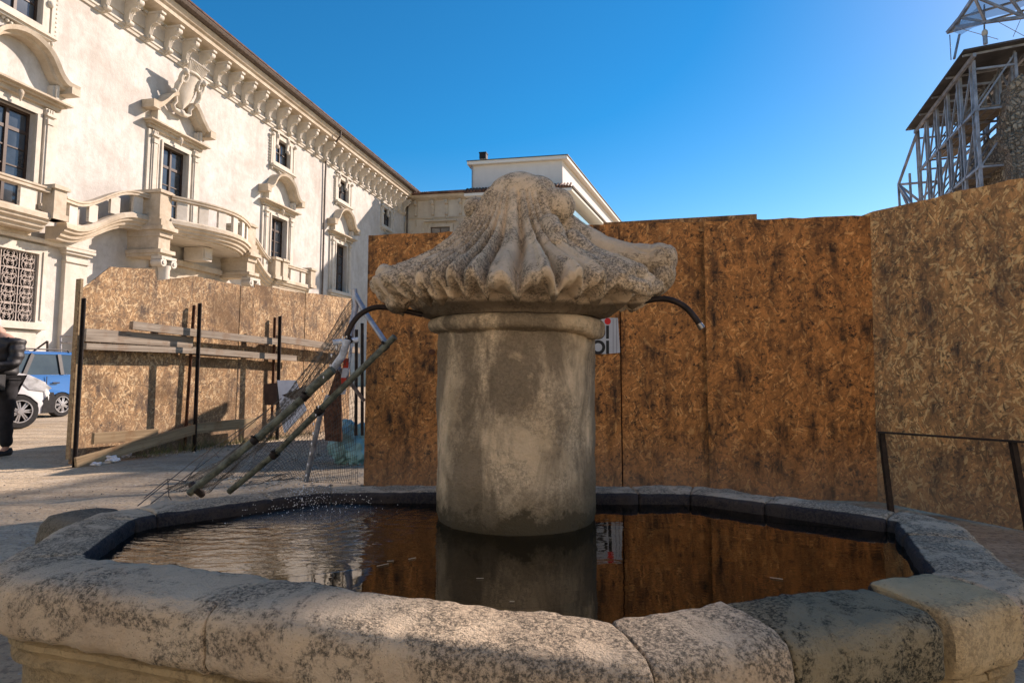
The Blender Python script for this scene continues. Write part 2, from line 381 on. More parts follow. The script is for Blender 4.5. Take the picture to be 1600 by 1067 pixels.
def mat_ground():
    t = NT('packed_dirt', .95, .15)
    P = t.pos; big = t.noise(P, .35, 7, .65, .5); mid = t.noise(P, 2.4, 7, .7); fine = t.noise(P, 30, 5, .75)
    tracks = t.noise(t.map(P, (.25, 2.0, 1), (0, 0, R(-12))), 1.0, 6, .7)
    col = t.mix(t.ramp(big, [(.38, 0.0), (.62, 1.0)]), (.58, .46, .32), (.44, .345, .235))
    col = t.mix(t.ramp(tracks, [(.43, 0.0), (.64, .85)]), col, (.25, .195, .14))
    col = t.mix(t.ramp(mid, [(.5, 0.0), (.75, .6)]), col, (.60, .53, .43))
    st = t.vor(P, 26, out='Distance'); stc = t.vor(P, 26, out='Color')
    sf = t.ramp(st, [(.18, 1.0), (.26, 0.0)])
    pick = t.ramp(stc, [(.55, 0.0), (.62, 1.0)])
    col = t.mix(t.math('MULTIPLY', sf, pick), col, (.46, .44, .40))
    col = t.mix(t.ramp(fine, [(.40, .55), (.5, 0.0)]), col, (.13, .105, .085))
    t.bump(mid, .5, .05); t.bump(fine, .7, .012); t.bump(t.math('MULTIPLY', sf, pick), .6, .012)
    return t.done(col)
M['ground'] = mat_ground()

def mat_water(cx, cy):
    t = NT('basin_water', .02, .5)
    d = t.vmath('DISTANCE', t.pos, (cx, cy, .485))
    near = t.ramp(d, [(0.10, 1.0), (.32, .55), (.75, .32), (1.15, .05), (1.6, 0.0)])
    warp = t.noise(t.pos, 3.0, 3)
    w1 = t.math('SINE', t.math('ADD', t.math('MULTIPLY', d, 95.0), t.math('MULTIPLY', warp, 34.0)))
    w2 = t.noise(t.map(t.pos, (1, 2.6, 1), (0, 0, R(18))), 16, 3, .5, .6)
    ch = t.noise(t.pos, 75, 3, .7)
    core = t.ramp(d, [(.16, 1.0), (.40, 0.0)])
    h = t.math('MULTIPLY', t.math('ADD', t.math('MULTIPLY', w1, .40), t.math('MULTIPLY', w2, 2.4)), near)
    h = t.math('ADD', h, t.math('MULTIPLY', t.math('MULTIPLY', ch, core), 2.6))
    calm = t.noise(t.map(t.pos, (1, 1.6, 1)), 9, 3, .5, .5)
    h = t.math('ADD', h, t.math('MULTIPLY', calm, .16))
    t.bump(h, 1.0, .0027)
    n = t.n; l = t.l; n.remove(t.p)
    fr = n.new('ShaderNodeFresnel'); fr.inputs['IOR'].default_value = 1.9; l.new(t.bumps, fr.inputs['Normal'])
    gl = n.new('ShaderNodeBsdfGlossy'); gl.inputs['Roughness'].default_value = .02; gl.inputs['Color'].default_value = (.93, .91, .87, 1); l.new(t.bumps, gl.inputs['Normal'])
    tr = n.new('ShaderNodeBsdfTransparent'); tr.inputs['Color'].default_value = (.42, .38, .24, 1)
    mx = n.new('ShaderNodeMixShader'); l.new(fr.outputs[0], mx.inputs[0]); l.new(tr.outputs[0], mx.inputs[1]); l.new(gl.outputs[0], mx.inputs[2])
    l.new(mx.outputs[0], n['Material Output'].inputs[0])
    return t.m
SPL = onz(470, 790, .485)
M['water'] = mat_water(SPL.x, SPL.y)
def mat_tarp():
    t = NT('blue_tarp', .5, .3); c = t.ramp(t.noise(t.pos, 1.2, 5), [(.3, (.05, .16, .36)), (.7, (.22, .38, .60))])
    t.done(c); t.p.inputs['Alpha'].default_value = .55
    return t.m
M['tarp'] = mat_tarp()
def mat_balglass():
    t = NT('balcony_glass', .05, .8); t.done(t.ramp(t.noise(t.pos, .6, 3), [(.3, (.30, .50, .55)), (.7, (.42, .62, .66))]))
    t.p.inputs['Alpha'].default_value = .72; return t.m
M['balglass'] = mat_balglass()
def mat_rubblewall():
    t = NT('rubble_masonry', .95, .15)
    w = t.vmath('ADD', t.pos, t.vmath('SCALE', t.noise(t.pos, 2, 3, out=1), .5))
    c = t.vor(w, 5.5, out='Color'); e = t.vor(w, 5.5, 'DISTANCE_TO_EDGE')
    sc = t.n.new('ShaderNodeSeparateColor'); t.l.new(c, sc.inputs[0])
    col = t.ramp(sc.outputs[0], [(0, (.16, .13, .10)), (.5, (.30, .255, .20)), (1, (.44, .39, .31))])
    col = t.mix(t.ramp(e, [(.02, .7), (.08, 0.0)]), col, (.16, .13, .10))
    col = t.mix(t.ramp(t.noise(t.pos, .8, 6, .7), [(.45, 0.0), (.65, .8)]), col, (.36, .30, .24))
    t.bump(t.ramp(e, [(0, 0.0), (.2, 1.0)]), .9, .12); t.bump(t.noise(t.pos, 9, 5, .7), .6, .06)
    return t.done(col)
M['rubblewall'] = mat_rubblewall()

# ================================================================ ground
def nz(p, s=1.0): return noise.noise(Vector(p) * s)
def lines(a, b, d0, d1, step):
    r = []; x = a
    while x < b:
        r.append(x); x += step if d0 <= x < d1 else max(step, min(12, .35 * min(abs(x - d0), abs(x - d1)) + step))
    r.append(b); return r
gx = lines(-150, 150, -9, 5, .12); gy = lines(-40, 260, 1, 14, .12)
def gz(x, y):
    k = 1.0 if (-9 < x < 5 and 0 < y < 15) else .0
    return (.022 * nz((x, y, 0), .9) + .012 * nz((x, y, 3), 3.1)) * k - (.004)
mb = MB()
V = [[mb.b.verts.new((x, y, gz(x, y))) for y in gy] for x in gx]
for i in range(len(gx) - 1):
    for j in range(len(gy) - 1): mb.b.faces.new((V[i][j], V[i + 1][j], V[i + 1][j + 1], V[i][j + 1]))
tag(mb.build('ground', M['ground'], smooth=True), kind='structure')

# ================================================================ fountain
PX, PY = .017, 2.62
fountain = empty('fountain', (PX, PY, 0), 0, 'old stone fountain with draped carved top and wide angular basin of water', 'fountain')
FO = Vector((PX, PY, 0))
VTX = [(.20, 1.31), (-1.33, 1.83), (-1.49, 2.43), (-.86, 2.99), (.82, 2.95), (1.50, 2.38), (1.20, 1.68)]   # basin plan, clockwise from the near corner
def round_path(vt, rad, step):
    out = []; n = len(vt)
    segs = []
    for i in range(n):
        p = Vector(vt[i]); a = Vector(vt[i - 1]); b = Vector(vt[(i + 1) % n])
        u = (a - p).normalized(); v = (b - p).normalized()
        r = rad[i] if isinstance(rad, list) else rad
        s = p + u * r; e = p + v * r
        arc = [(s * (1 - t) ** 2 + p * 2 * t * (1 - t) + e * t * t) for t in [k / 8 for k in range(9)]]
        segs.append(arc)
    pts = []
    for i in range(n):
        pts += segs[i]
    # resample by arc length
    pts.append(pts[0]); L = [0]
    for i in range(1, len(pts)): L.append(L[-1] + (pts[i] - pts[i - 1]).length)
    N = int(L[-1] / step); res = []; j = 0
    for k in range(N):
        s = L[-1] * k / N
        while L[j + 1] < s: j += 1
        f = (s - L[j]) / max(1e-9, L[j + 1] - L[j]); res.append(pts[j].lerp(pts[j + 1], f))
    return res, L[-1]
RADS = [.035, .10, .16, .12, .10, .07, .06]
PATH, PLEN = round_path(VTX, RADS, .016)
NP = len(PATH)
def nearest(x, y): return min(range(NP), key=lambda i: (PATH[i].x - x) ** 2 + (PATH[i].y - y) ** 2)
CEN = Vector((.03, 2.2))
def frame(i):
    t = (PATH[(i + 3) % NP] - PATH[(i - 3) % NP]).normalized(); n = Vector((t.y, -t.x))
    if n.dot(PATH[i % NP] - CEN) < 0: n = -n
    return PATH[i % NP], n
# cross-section of the rim: (outward, z), from the inner bottom up, over and down
SEC = []
def arc(cx, cz, rx, rz, a0, a1, n): return [(cx + rx * math.cos(R(a0 + (a1 - a0) * k / n)), cz + rz * math.sin(R(a0 + (a1 - a0) * k / n))) for k in range(n + 1)]
SEC += [(-.112, .385), (-.113, .42), (-.114, .455), (-.113, .497)] + arc(-.088, .506, .025, .026, 172, 95, 4)
SEC += [(-.06, .534), (-.02, .536), (.03, .534)] + arc(.066, .486, .054, .046, 84, 8, 6) + [(.121, .46), (.120, .435)] + arc(.070, .420, .050, .046, -8, -80, 6) + [(.03, .368), (-.03, .366), (-.08, .368)]
def stone_piece(i0, i1, sec, endr=.0035, amp=.006, dz=0.0, do=0.0, fat=1.0, seed=0):
    mb = MB(); att = mb.b.verts.layers.float.new('wet')
    n = i1 - i0; rings = []
    idx = [i0 + .12] + [i0 + .4] + list(range(i0 + 1, i1)) + [i1 - .4, i1 - .12]
    cz = sum(z for _, z in sec) / len(sec); co = sum(o for o, _ in sec) / len(sec)
    zmin = min(z for _, z in sec)
    for q, fi in enumerate(idx):
        i = int(math.floor(fi)); fr = fi - i
        p0, n0 = frame(i); p1, n1 = frame(i + 1); p = p0.lerp(p1, fr); nn = n0.lerp(n1, fr).normalized()
        e = min(q, len(idx) - 1 - q); sh = [endr * 2.2, endr * .9, endr * .25][e] if e < 3 else 0
        ring = []
        for (o, z) in sec:
            dd = Vector((o - co, z - cz)); l = dd.length; d = dd / l
            o2 = co + d.x * (l * fat - sh) + do; z2 = cz + d.y * (l * fat - sh) + dz
            w = Vector((p.x + nn.x * o2, p.y + nn.y * o2, z2))
            k = amp * (1.3 * nz(w + Vector((seed * 3.1, 0, 0)), 5.5) + .75 * nz(w, 17) + .5 * nz(w, 42) + .35 * nz(w, 95))
            w += Vector((nn.x * d.x, nn.y * d.x, d.y)) * k
            w.z += .006 * nz((p.x, p.y, 5), 1.8)
            v = mb.b.verts.new(w - FO)
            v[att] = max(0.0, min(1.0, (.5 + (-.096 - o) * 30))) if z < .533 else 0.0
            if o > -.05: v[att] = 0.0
            ring.append(v)
        rings.append(ring)
    m = len(sec)
    for a in range(len(rings) - 1):
        for k in range(m): mb.b.faces.new((rings[a][k], rings[a][(k + 1) % m], rings[a + 1][(k + 1) % m], rings[a + 1][k]))
    mb.b.faces.new(rings[0][::-1]); mb.b.faces.new(rings[-1])
    return mb
JP = [(970, 985), (355, 935), (90, 868), (128, 812), (215, 792), (395, 768), (520, 757), (700, 757), (985, 760), (1080, 765), (1215, 778), (1400, 800), (1448, 822), (1470, 838), (1478, 900), (1362, 910), (1350, 912), (1112, 935)]
JI = sorted(set(nearest(*onz(a, b, .53).xy) for a, b in JP))
def at_px(px, py): return nearest(*onz(px, py, .53).xy)
special = {}
for nm, (a, b) in {'g': (1230, 925), 'pit': (1540, 930), 'r0': (1040, 950)}.items(): special[nm] = at_px(a, b)
for k in range(len(JI)):
    i0 = JI[k]; i1 = JI[(k + 1) % len(JI)]
    if i1 <= i0: i1 += NP
    if i1 - i0 < 4: continue
    has = lambda s: i0 <= s < i1 or i0 <= s + NP < i1
    mt = M['rim']; kw = {}
    if has(special['g']): mt = M['rim_green']; kw = dict(dz=-.004, do=.002)
    if has(special['pit']): mt = M['rim_pitted']; kw = dict()
    rr = random.Random(k * 5 + 2)
    kw.setdefault('dz', rr.uniform(-.002, .002)); kw.setdefault('do', rr.uniform(-.002, .002))
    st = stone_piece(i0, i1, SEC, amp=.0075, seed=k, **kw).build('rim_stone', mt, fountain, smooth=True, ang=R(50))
    if has(special['g']): tag(st, 'green algae covered rim stone')
# basin wall below the rim: moulding and panels, one stone per side
WSEC = [(-.105, .0), (-.105, .383), (.045, .364), (.066, .352), (.068, .338), (.056, .330), (.050, .318), (.062, .308), (.060, .296), (.040, .288), (.032, .27), (.030, .14), (.032, .02), (.03, -.05), (-.10, -.05)]
WI = sorted(set(nearest(*onz(a, b, .53).xy) for a, b in [(960, 985), (40, 868), (215, 795), (515, 760), (1080, 765), (1440, 810), (1462, 905), (560, 950)]))
for k in range(len(WI)):
    i0 = WI[k]; i1 = WI[(k + 1) % len(WI)]
    if i1 <= i0: i1 += NP
    stone_piece(i0, i1, WSEC, endr=.002, amp=.004, seed=k + 40).build('wall_stone', M['wall_stone'], fountain, smooth=True, ang=R(40))
mb = MB(); mb.face([(frame(i)[0].x - PX, frame(i)[0].y - PY, .24) for i in range(0, NP, 6)])
M['floor'] = mat_stone('basin_floor', (.13, .12, .07), (.05, .05, .03), .3, .5)
bf = mb.build('basin_floor', M['floor'], fountain)
if bf.data.polygons[0].normal.z < 0: bf.data.flip_normals()
# water sheet, out to the inner face of the rim
mb = MB(); ring = []
for i in range(0, NP, 3):
    p, n = frame(i); ring.append((p.x - n.x * .105, p.y - n.y * .105, .485))
mb.face(ring); wat = tag(mb.build('water', M['water']), kind='structure')
if wat.data.polygons[0].normal.z < 0: wat.data.flip_normals()
# pillar
mb = MB(); rings = []
NZ = 64; NA = 128
for j in range(NZ + 1):
    z = .2 + (1.215 - .2) * j / NZ; ring = []
    for k in range(NA):
        a = 2 * PI * k / NA; d = Vector((math.cos(a), math.sin(a), 0)); r = .318
        if z < .52: r -= .012 * min(1, (.52 - z) / .05) * (1 if math.sin(a * 2 + 1) > -.6 else .2)
        w = Vector((d.x * r + PX, d.y * r + PY, z))
        r += .011 * nz(w, 3.2) + .006 * nz(w, 9) + .0026 * nz(w, 34) + .0015 * nz(w, 80)
        dent = math.exp(-((a - (2 * PI - .75)) / .28) ** 2 - ((z - .80) / .10) ** 2); r -= .016 * dent
        ring.append(d * r + Vector((0, 0, z)))
    rings.append(ring)
mb.loft(rings); pil = mb.build('pillar', M['pillar'], fountain, smooth=True, ang=R(60))
mb = MB(); rings = []; cp = [(.300, 1.19)] + arc(.328, 1.243, .030, .030, -100, 88, 9) + [(.318, 1.275), (.25, 1.28)]
for (r0, z) in cp:
    ring = []
    for k in range(160):
        a = 2 * PI * k / 160; w = Vector((math.cos(a) * r0 + PX, math.sin(a) * r0 + PY, z)); r = r0
        r += (.007 * nz(w, 8) + .005 * nz(w, 23) + .003 * nz(w, 50)) if r0 > .305 else 0
        zz = z + .005 * nz(w, 5)
        br = math.exp(-((a - (2 * PI - .45)) / .33) ** 2)           # the bruised, thicker right part
        if r0 > .31: zz -= .030 * br * (1 if z < 1.24 else .3); r += .010 * br
        ring.append((r * math.cos(a), r * math.sin(a), zz))
    rings.append(ring)
mb.loft(rings).build('collar', M['pillar'], fountain, smooth=True, ang=R(60))

# carved top: fluted drapery plus the two spouting shells behind it, voxel-fused into one stone
TAB = [(0, 1.848), (.08, 1.846), (.17, 1.832), (.24, 1.79), (.29, 1.73), (.35, 1.665), (.46, 1.585), (.62, 1.515), (.80, 1.465), (.92, 1.430), (1.0, 1.388)]
def tabz(f):
    for (a, za), (b, zb) in zip(TAB, TAB[1:]):
        if f <= b: t = (f - a) / (b - a); return za + (zb - za) * t
    return TAB[-1][1]
def lip_r(a):
    c, s = math.cos(a), math.sin(a); rx, ry = .545, .485
    r = rx * ry / math.sqrt((ry * c) ** 2 + (rx * s) ** 2)
    return r
def warp(a): return a + .10 * math.sin(3 * a + .6) + .05 * math.sin(7 * a + 2)
mb = MB(); NA = 420; prof = []
fs = [0.02 + .98 * (i / 60) for i in range(61)]
rings = []
NR = 34
for f in fs:
    ring = []
    for k in range(NA):
        a = 2 * PI * k / NA; front = max(0, -math.sin(a)); L = lip_r(a)
        wob = warp(a) + .10 * nz((math.cos(a) * 1.5, math.sin(a) * 1.5, f * 1.3), 1.2) * f
        rib = abs(math.sin(wob * NR / 2)) ** .55                              # rounded ridges, sharp valleys
        rib2 = abs(math.sin(wob * NR + .7)) ** .8
        fd = max(0, min(1, (f - .10) / .45)); amp = .108 * fd ** .9 * (.75 + .5 * nz((math.cos(a), math.sin(a), 9), 2.0))
        lipw = max(0, (f - .8) / .2)
        r = L * f * (1 + .03 * lipw ** 2 + .10 * lipw * (rib - .6))
        z = 1.848 - (1.848 - tabz(f)) * (1 + .05 * front) + amp * (rib - .62) * 1.05 + amp * .25 * (rib2 - .5)
        r += amp * .45 * (rib - .6)
        da = (a - (2 * PI - .50)) / .20; z -= .075 * math.exp(-da * da) * math.exp(-((f - .52) / .22) ** 2)
        da = (a - 0.05) / .30 if a < PI else (a - 2 * PI - .05) / .30; z -= .05 * math.exp(-da * da) * math.exp(-((f - .45) / .25) ** 2)
        z += .018 * lipw * nz((math.cos(a) * 2, math.sin(a) * 2, 3), 2.5)
        ring.append((r * math.cos(a), r * math.sin(a), z))
    rings.append(ring)
last = rings[-1]
for (rf, dz) in ((1.0, -.012), (.985, -.030), (.93, -.045)):
    ring = []
    for k in range(NA):
        a = 2 * PI * k / NA; x, y, z = last[k]; ring.append((x * rf, y * rf, z + dz))
    rings.append(ring)
for (rr, zz) in ((.82, 1.305), (.70, 1.285), (.60, 1.272)):
    ring = []
    for k in range(NA):
        a = 2 * PI * k / NA; L = lip_r(a) * rr; wob = warp(a); rib = abs(math.sin(wob * NR / 2)) ** .6
        if rr < .65: L = .34
        dx = .012 * (rib - .5)
        ring.append((L * math.cos(a), L * math.sin(a), zz - dx * (rr - .5) * 2 + (.03 if rr > .8 else .0)))
    rings.append(ring)
mb.loft(rings)
def lump(px, py, d, r, sc=(1, 1, 1), rot=(0, 0, 0)):
    c = atd(px, py, d) - FO
    m = Matrix.Rotation(R(rot[2]), 4, 'Z') @ Matrix.Rotation(R(rot[1]), 4, 'Y') @ Matrix.Rotation(R(rot[0]), 4, 'X')
    mb.ball(c, r, 4, sc, m)
def chain(pts):
    for (a, b) in zip(pts, pts[1:]):
        n = 7
        for i in range(n):
            t = i / n; px, py, d, r = [a[k] * (1 - t) + b[k] * t for k in range(4)]
            mb.ball(atd(px, py, d) - FO, r, 3)
# right spouting shell: ball, shoulder, long neck and blunt snout
lump(868, 322, 2.58, .074, (1.05, 1, 1.0)); lump(880, 322, 2.60, .052, (1, 1, .95)); lump(846, 312, 2.62, .06)
chain([(858, 352, 2.46, .045), (874, 384, 2.38, .040)])
lump(868, 366, 2.40, .034, (.8, 1, 1.35), (0, 15, 0))
chain([(878, 350, 2.66, .06), (900, 374, 2.62, .075), (938, 397, 2.58, .080), (985, 408, 2.56, .074), (1015, 408, 2.56, .070)])
chain([(895, 372, 2.46, .035), (925, 402, 2.40, .042), (960, 415, 2.36, .045), (1000, 432, 2.36, .045)])
chain([(900, 395, 2.36, .022), (935, 425, 2.28, .025), (975, 440, 2.24, .03), (1012, 452, 2.26, .03)])
lump(1030, 406, 2.55, .078, (.9, 1.1, .86), (0, 8, 0)); lump(1045, 402, 2.55, .052, (.6, 1.3, 1.0)); lump(1034, 430, 2.55, .066, (.8, 1.2, 1.0)); lump(1024, 450, 2.55, .055, (.9, 1.1, .6))
# left spouting shell
lump(743, 326, 2.72, .050); lump(762, 330, 2.76, .055)
chain([(738, 352, 2.74, .045), (714, 384, 2.72, .05), (675, 414, 2.68, .05), (640, 434, 2.62, .052), (612, 440, 2.56, .052)])
lump(602, 430, 2.53, .052, (.8, 1.2, .9)); lump(606, 455, 2.50, .055, (.85, 1.2, .9)); lump(622, 470, 2.48, .05)
# shoulders under the crown
lump(812, 305, 2.60, .13, (1.0, .8, .72)); lump(838, 300, 2.62, .085, (1, .9, .8))
me = mb.mesh('shell_raw')
tmp = bpy.data.objects.new('shell_raw', me); COL.objects.link(tmp)
md = tmp.modifiers.new('r', 'REMESH'); md.mode = 'VOXEL'; md.voxel_size = .0042; md.adaptivity = 0
ms = tmp.modifiers.new('s', 'SMOOTH'); ms.factor = .5; ms.iterations = 1
dg = bpy.context.evaluated_depsgraph_get(); dg.update()
me2 = bpy.data.meshes.new_from_object(tmp.evaluated_get(dg)); bpy.data.objects.remove(tmp)
bm = bmesh.new(); bm.from_mesh(me2); bm.normal_update(); att = bm.verts.layers.float.new('wet')
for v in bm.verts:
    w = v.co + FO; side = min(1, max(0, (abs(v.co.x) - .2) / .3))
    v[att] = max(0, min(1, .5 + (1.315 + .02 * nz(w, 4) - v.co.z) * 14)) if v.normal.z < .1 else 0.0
    k = .003 * nz(w, 6) + .0020 * nz(w, 16) * (1 + side * 1.2) + .0011 * nz(w, 40) + .0010 * nz(w, 85)
    cr = abs(nz(w + Vector((9, 2, 4)), 7)); k -= .006 * max(0, 1 - cr / .06) * side
    v.co += v.normal * k
bm.to_mesh(me2); bm.free(); me2.shade_smooth(); me2.materials.clear()
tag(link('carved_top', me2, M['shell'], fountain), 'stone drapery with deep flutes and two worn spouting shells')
# spouts
def spout(pts, d0, d1, r):
    P = []; n = len(pts)
    for i, (a, b) in enumerate(pts): P.append(atd(a, b, d0 + (d1 - d0) * i / (n - 1)) - FO)
    # smooth
    Q = []
    for i in range(len(P) - 1):
        a = P[max(i - 1, 0)]; b = P[i]; c = P[i + 1]; e = P[min(i + 2, len(P) - 1)]
        for k in range(6):
            t = k / 6; Q.append(.5 * ((2 * b) + (c - a) * t + (2 * a - 5 * b + 4 * c - e) * t * t + (3 * b - a - 3 * c + e) * t ** 3))
    Q.append(P[-1]); mb = MB(); mb.tube(Q, r, 14); return mb, P
mb, _ = spout([(660, 492), (625, 484), (590, 480), (566, 489), (551, 505), (542, 524)], 2.50, 2.44, .0105)
mb.build('spout', M['iron'], fountain, smooth=True, ang=R(60))
mb, P = spout([(985, 476), (1020, 468), (1045, 468), (1068, 478), (1084, 494), (1097, 513)], 2.50, 2.44, .0118)
mb.build('spout', M['iron'], fountain, smooth=True, ang=R(60))
mb = MB(); mb.tube([P[-1] + (P[-2] - P[-1]) * .35, P[-1] + (P[-1] - P[-2]) * .03], .0128, 14); mb.build('spout_tip', M['chrome'], fountain, smooth=True, ang=R(60))

# falling water and splash drops under the left spout
rr = random.Random(3); mb = MB()
top = atd(541, 526, 2.44)
for i in range(26):
    t = i / 25 * .98; p = top + (SPL - top) * t * 1.0; p.z = top.z + (SPL.z - top.z) * t * t; p += Vector((rr.gauss(0, .004), rr.gauss(0, .004), 0))
    if i % 2 == 0 or t > .6: mb.ball(p, rr.uniform(.002, .0042), 1, (1, 1, 2.4))
for i in range(700):
    a = rr.uniform(0, 2 * PI); d = abs(rr.gauss(0, .16)); h = abs(rr.gauss(0, .05)) * max(.1, 1 - d * 2)
    mb.ball((SPL.x + d * math.cos(a) * 1.3, SPL.y + d * math.sin(a) * .8, .487 + h), rr.uniform(.0009, .0024), 1)
tag(mb.build('splash_drops', M['drop'], smooth=True), 'small drops thrown up where the left spout hits the water', 'splash', kind='stuff')
# straws floating on the calm water
for px, py, l in ((598, 882, .03), (610, 876, .02), (644, 872, .02), (750, 903, .02), (800, 955 - 16, .012), (1213, 903, .03)):
    p = onz(px, py, .4875); a = rr.uniform(-.5, .5); mb = MB(); mb.bar(p - Vector((l / 2, a * l, 0)), p + Vector((l / 2, a * l, 0)), .0025, .0015)
    nm = {598: 'pale straw floating left of the pillar, longest of the three there', 610: 'short pale straw floating just beyond the longest one left of the pillar', 644: 'pale straw floating closest to the pillar on its left',
          750: 'pale straw floating in the reflection of the pillar', 800: 'tiny pale chip floating near the front rim below the pillar', 1213: 'pale straw floating right of the pillar near the front rim'}[px]
    tag(mb.build('floating_straw', M['straw']), nm, 'straw', 'straws floating on the water')

# stone bollard behind the left rim
mb = MB(); rings = []
bc = onz(140, 862, 0.0); bc = Vector((-1.88, 2.88, 0))
for z, r in ((-.03, .17), (.2, .168), (.38, .165), (.44, .155), (.475, .13), (.49, .08), (.492, .02)):
    ring = []
    for k in range(40):
        a = 2 * PI * k / 40; w = Vector((math.cos(a) * r * .86, math.sin(a) * r * .86, z * .91)); rr_ = 1 + .05 * nz(w, 7) + .03 * nz(w, 20)
        ring.append((w.x * rr_ * 1.25, w.y * rr_, w.z + .01 * nz(w, 9)))
    rings.append(ring)
mb.loft(rings); tag(mb.build('stone_bollard', M['bollard'], smooth=True, loc=bc), 'low worn stone stump standing on the dirt just behind the left rim of the basin', 'bollard')

# ================================================================ board hoardings
def vboard(name, A, B, z0, zA, zB, th, m, parent, lean=0.0, cut=None, jag=0.0, base=None):
    """upright board from plan point A to B, local x along it; origin at A"""
    A = Vector(A); B = Vector(B); d = (B - A); L = d.length; a = math.atan2(d.y, d.x)
    n = 14; rr = random.Random(int(A.x * 1000) + int(B.y * 77))
    top = [(L * i / n, zA + (zB - zA) * i / n + (rr.uniform(-jag, jag) if 0 < i < n else 0)) for i in range(n + 1)]
    if cut: top = [(0, cut[0][1])] + [c for c in cut[1:]] + [t for t in top if t[0] > cut[-1][0] + .02]
    poly = [(L, z0), (0, z0)] + top if top[0][0] == 0 else [(L, z0), (0, z0)] + top
    mb = MB(); mb.prism(poly[::-1], lambda x, z, t: Vector((x, t + lean * (z / 2.4), z)), 0, th)
    o = mb.build(name, m, parent); o.location = Vector((A.x, A.y, 0)) - (parent.location if parent else Vector()); o.rotation_euler = (0, 0, a)
    return o
# back hoarding, 6 m to 5.4 m away
back = empty('board_hoarding', (-1.38, 6.08, 0), 0, 'tall brown chipboard hoarding standing behind the fountain', 'hoarding')
H0 = Vector((-1.382, 6.08)); H1 = Vector((3.10, 5.36))
def hp(px):
    k = (px - 800) / 1000 / ray(px, 560).y; d = H1 - H0
    t = (k * H0.y - H0.x) / (d.x - k * d.y); return H0 + d * t
def htop(px, py, P): return atd(px, py, P.y).z
for (a, ya, b, yb, m, off, z0) in ((572, 368, 735, 361, 'osb_orange', 0.0, .0), (736.5, 361, 969, 350, 'osb_orange', -.004, .0), (971, 349, 1107, 346, 'osb_orange', .012, .0), (1103, 349, 1379, 340, 'osb_orange', -.03, .0)):
    A = hp(a); B = hp(b)
    za = htop(a, ya, A); zb = htop(b, yb, B); off_v = Vector((-(H1 - H0).y, (H1 - H0).x)).normalized() * off
    vboard('panel', A + off_v, B + off_v, z0, za, zb, .018, M[m], back, lean=.0 if a != 1103 else -.05, jag=.006)
off_v = Vector((-(H1 - H0).y, (H1 - H0).x)).normalized()
A = hp(945) + off_v * .12; B = hp(1195) + off_v * .12
o = vboard('panel', A, B, .9, atd(945, 348, A.y).z, atd(1195, 334.5, B.y).z, .018, M['osb_brown'], back); tag(o, 'board showing above the others at the back')
mb = MB()
for px in (600, 740, 968, 1105, 1360):
    p = hp(px) + off_v * .09; q = p - Vector((-1.38, 6.08)); mb = MB(); mb.box((q.x, q.y, 1.1), (.05, .05, 2.2)); mb.build('post', M['rust'], back)
# dark strips closing the gap beside the left edge
mb = MB(); p = hp(572) + off_v * .06 - Vector((-1.38, 6.08)); mb.box((p.x + .02, p.y, 1.05), (.05, .08, 2.1)); mb.build('post', M['wood_warm'], back)
# screw washers on the boards
for px, py in ((676, 550), (1010, 600), (1248, 700), (1130, 700)):
    P = hp(px); p = atd(px, py, P.y); d = (H1 - H0).normalized(); p -= Vector((off_v.x, off_v.y, 0)) * .012
    if px == 676:
        mb = MB(); mb.tube([p, p - Vector((off_v.x, off_v.y, 0)) * .02], .028, 16); mb.tube([p, p - Vector((off_v.x, off_v.y, 0)) * .03], .012, 10); mb.build('bolt_plate', M['rust'], back).location = -back.location
# right-hand hoarding
right = empty('board_hoarding', (3.05, 5.22, 0), 0, 'weathered greyish chipboard hoarding running along the right side towards the viewer', 'hoarding')
G0 = Vector((3.03, 5.26)); G1 = Vector((3.47, 4.28)); G2 = G0 + (G1 - G0) * 2.3
z0_ = atd(1376, 331, G0.y).z; z1_ = atd(1600, 279, G1.y).z
mid = G0 + (G1 - G0).normalized() * 1.22
f = lambda P: z0_ + (z1_ - z0_) * (P - G0).length / (G1 - G0).length
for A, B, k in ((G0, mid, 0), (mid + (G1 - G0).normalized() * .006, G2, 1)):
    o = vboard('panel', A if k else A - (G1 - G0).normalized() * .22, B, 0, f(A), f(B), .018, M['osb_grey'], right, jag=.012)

# left hoarding
left = empty('board_hoarding', (-4.98, 7.30, 0), 0, 'sunlit pale chipboard hoarding with grey planks across it on the left', 'hoarding')
A0 = onz(116, 724, 0.0).xy; A0 = Vector(A0)
E0 = atd(545, 468, 12.1).xy; E0 = Vector(E0)
LD = (E0 - A0).normalized(); LN = Vector((LD.y, -LD.x))     # towards the viewer / sun
left.location = (A0.x, A0.y, 0)
def lp(px, off=0.0, py=550):
    r = ray(px, py); k = r.x / r.y; B = A0 + LN * off
    t = (k * B.y - B.x) / (LD.x - k * LD.y); return B + LD * t
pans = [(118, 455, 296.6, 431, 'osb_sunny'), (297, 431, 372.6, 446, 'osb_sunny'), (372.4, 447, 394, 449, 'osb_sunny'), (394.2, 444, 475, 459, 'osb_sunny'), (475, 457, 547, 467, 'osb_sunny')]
for k, (a, ya, b, yb, m) in enumerate(pans):
    A = lp(a); B = lp(b); za = atd(a, ya, A.y).z; zb = atd(b, yb, B.y).z; cut = None; L = (B - A).length
    if k == 0:
        P1 = lp(165); P2 = lp(235)
        cut = [(0, za), ((P1 - A).length, atd(165, 417, P1.y).z), ((P2 - A).length, atd(235, 421, P2.y).z)]
    vboard('panel', A + LN * (.0 if k % 2 else .006), B + LN * (.0 if k % 2 else .006), .0, za, zb, -.018 if False else .018, M[m], left, jag=.006, cut=cut)
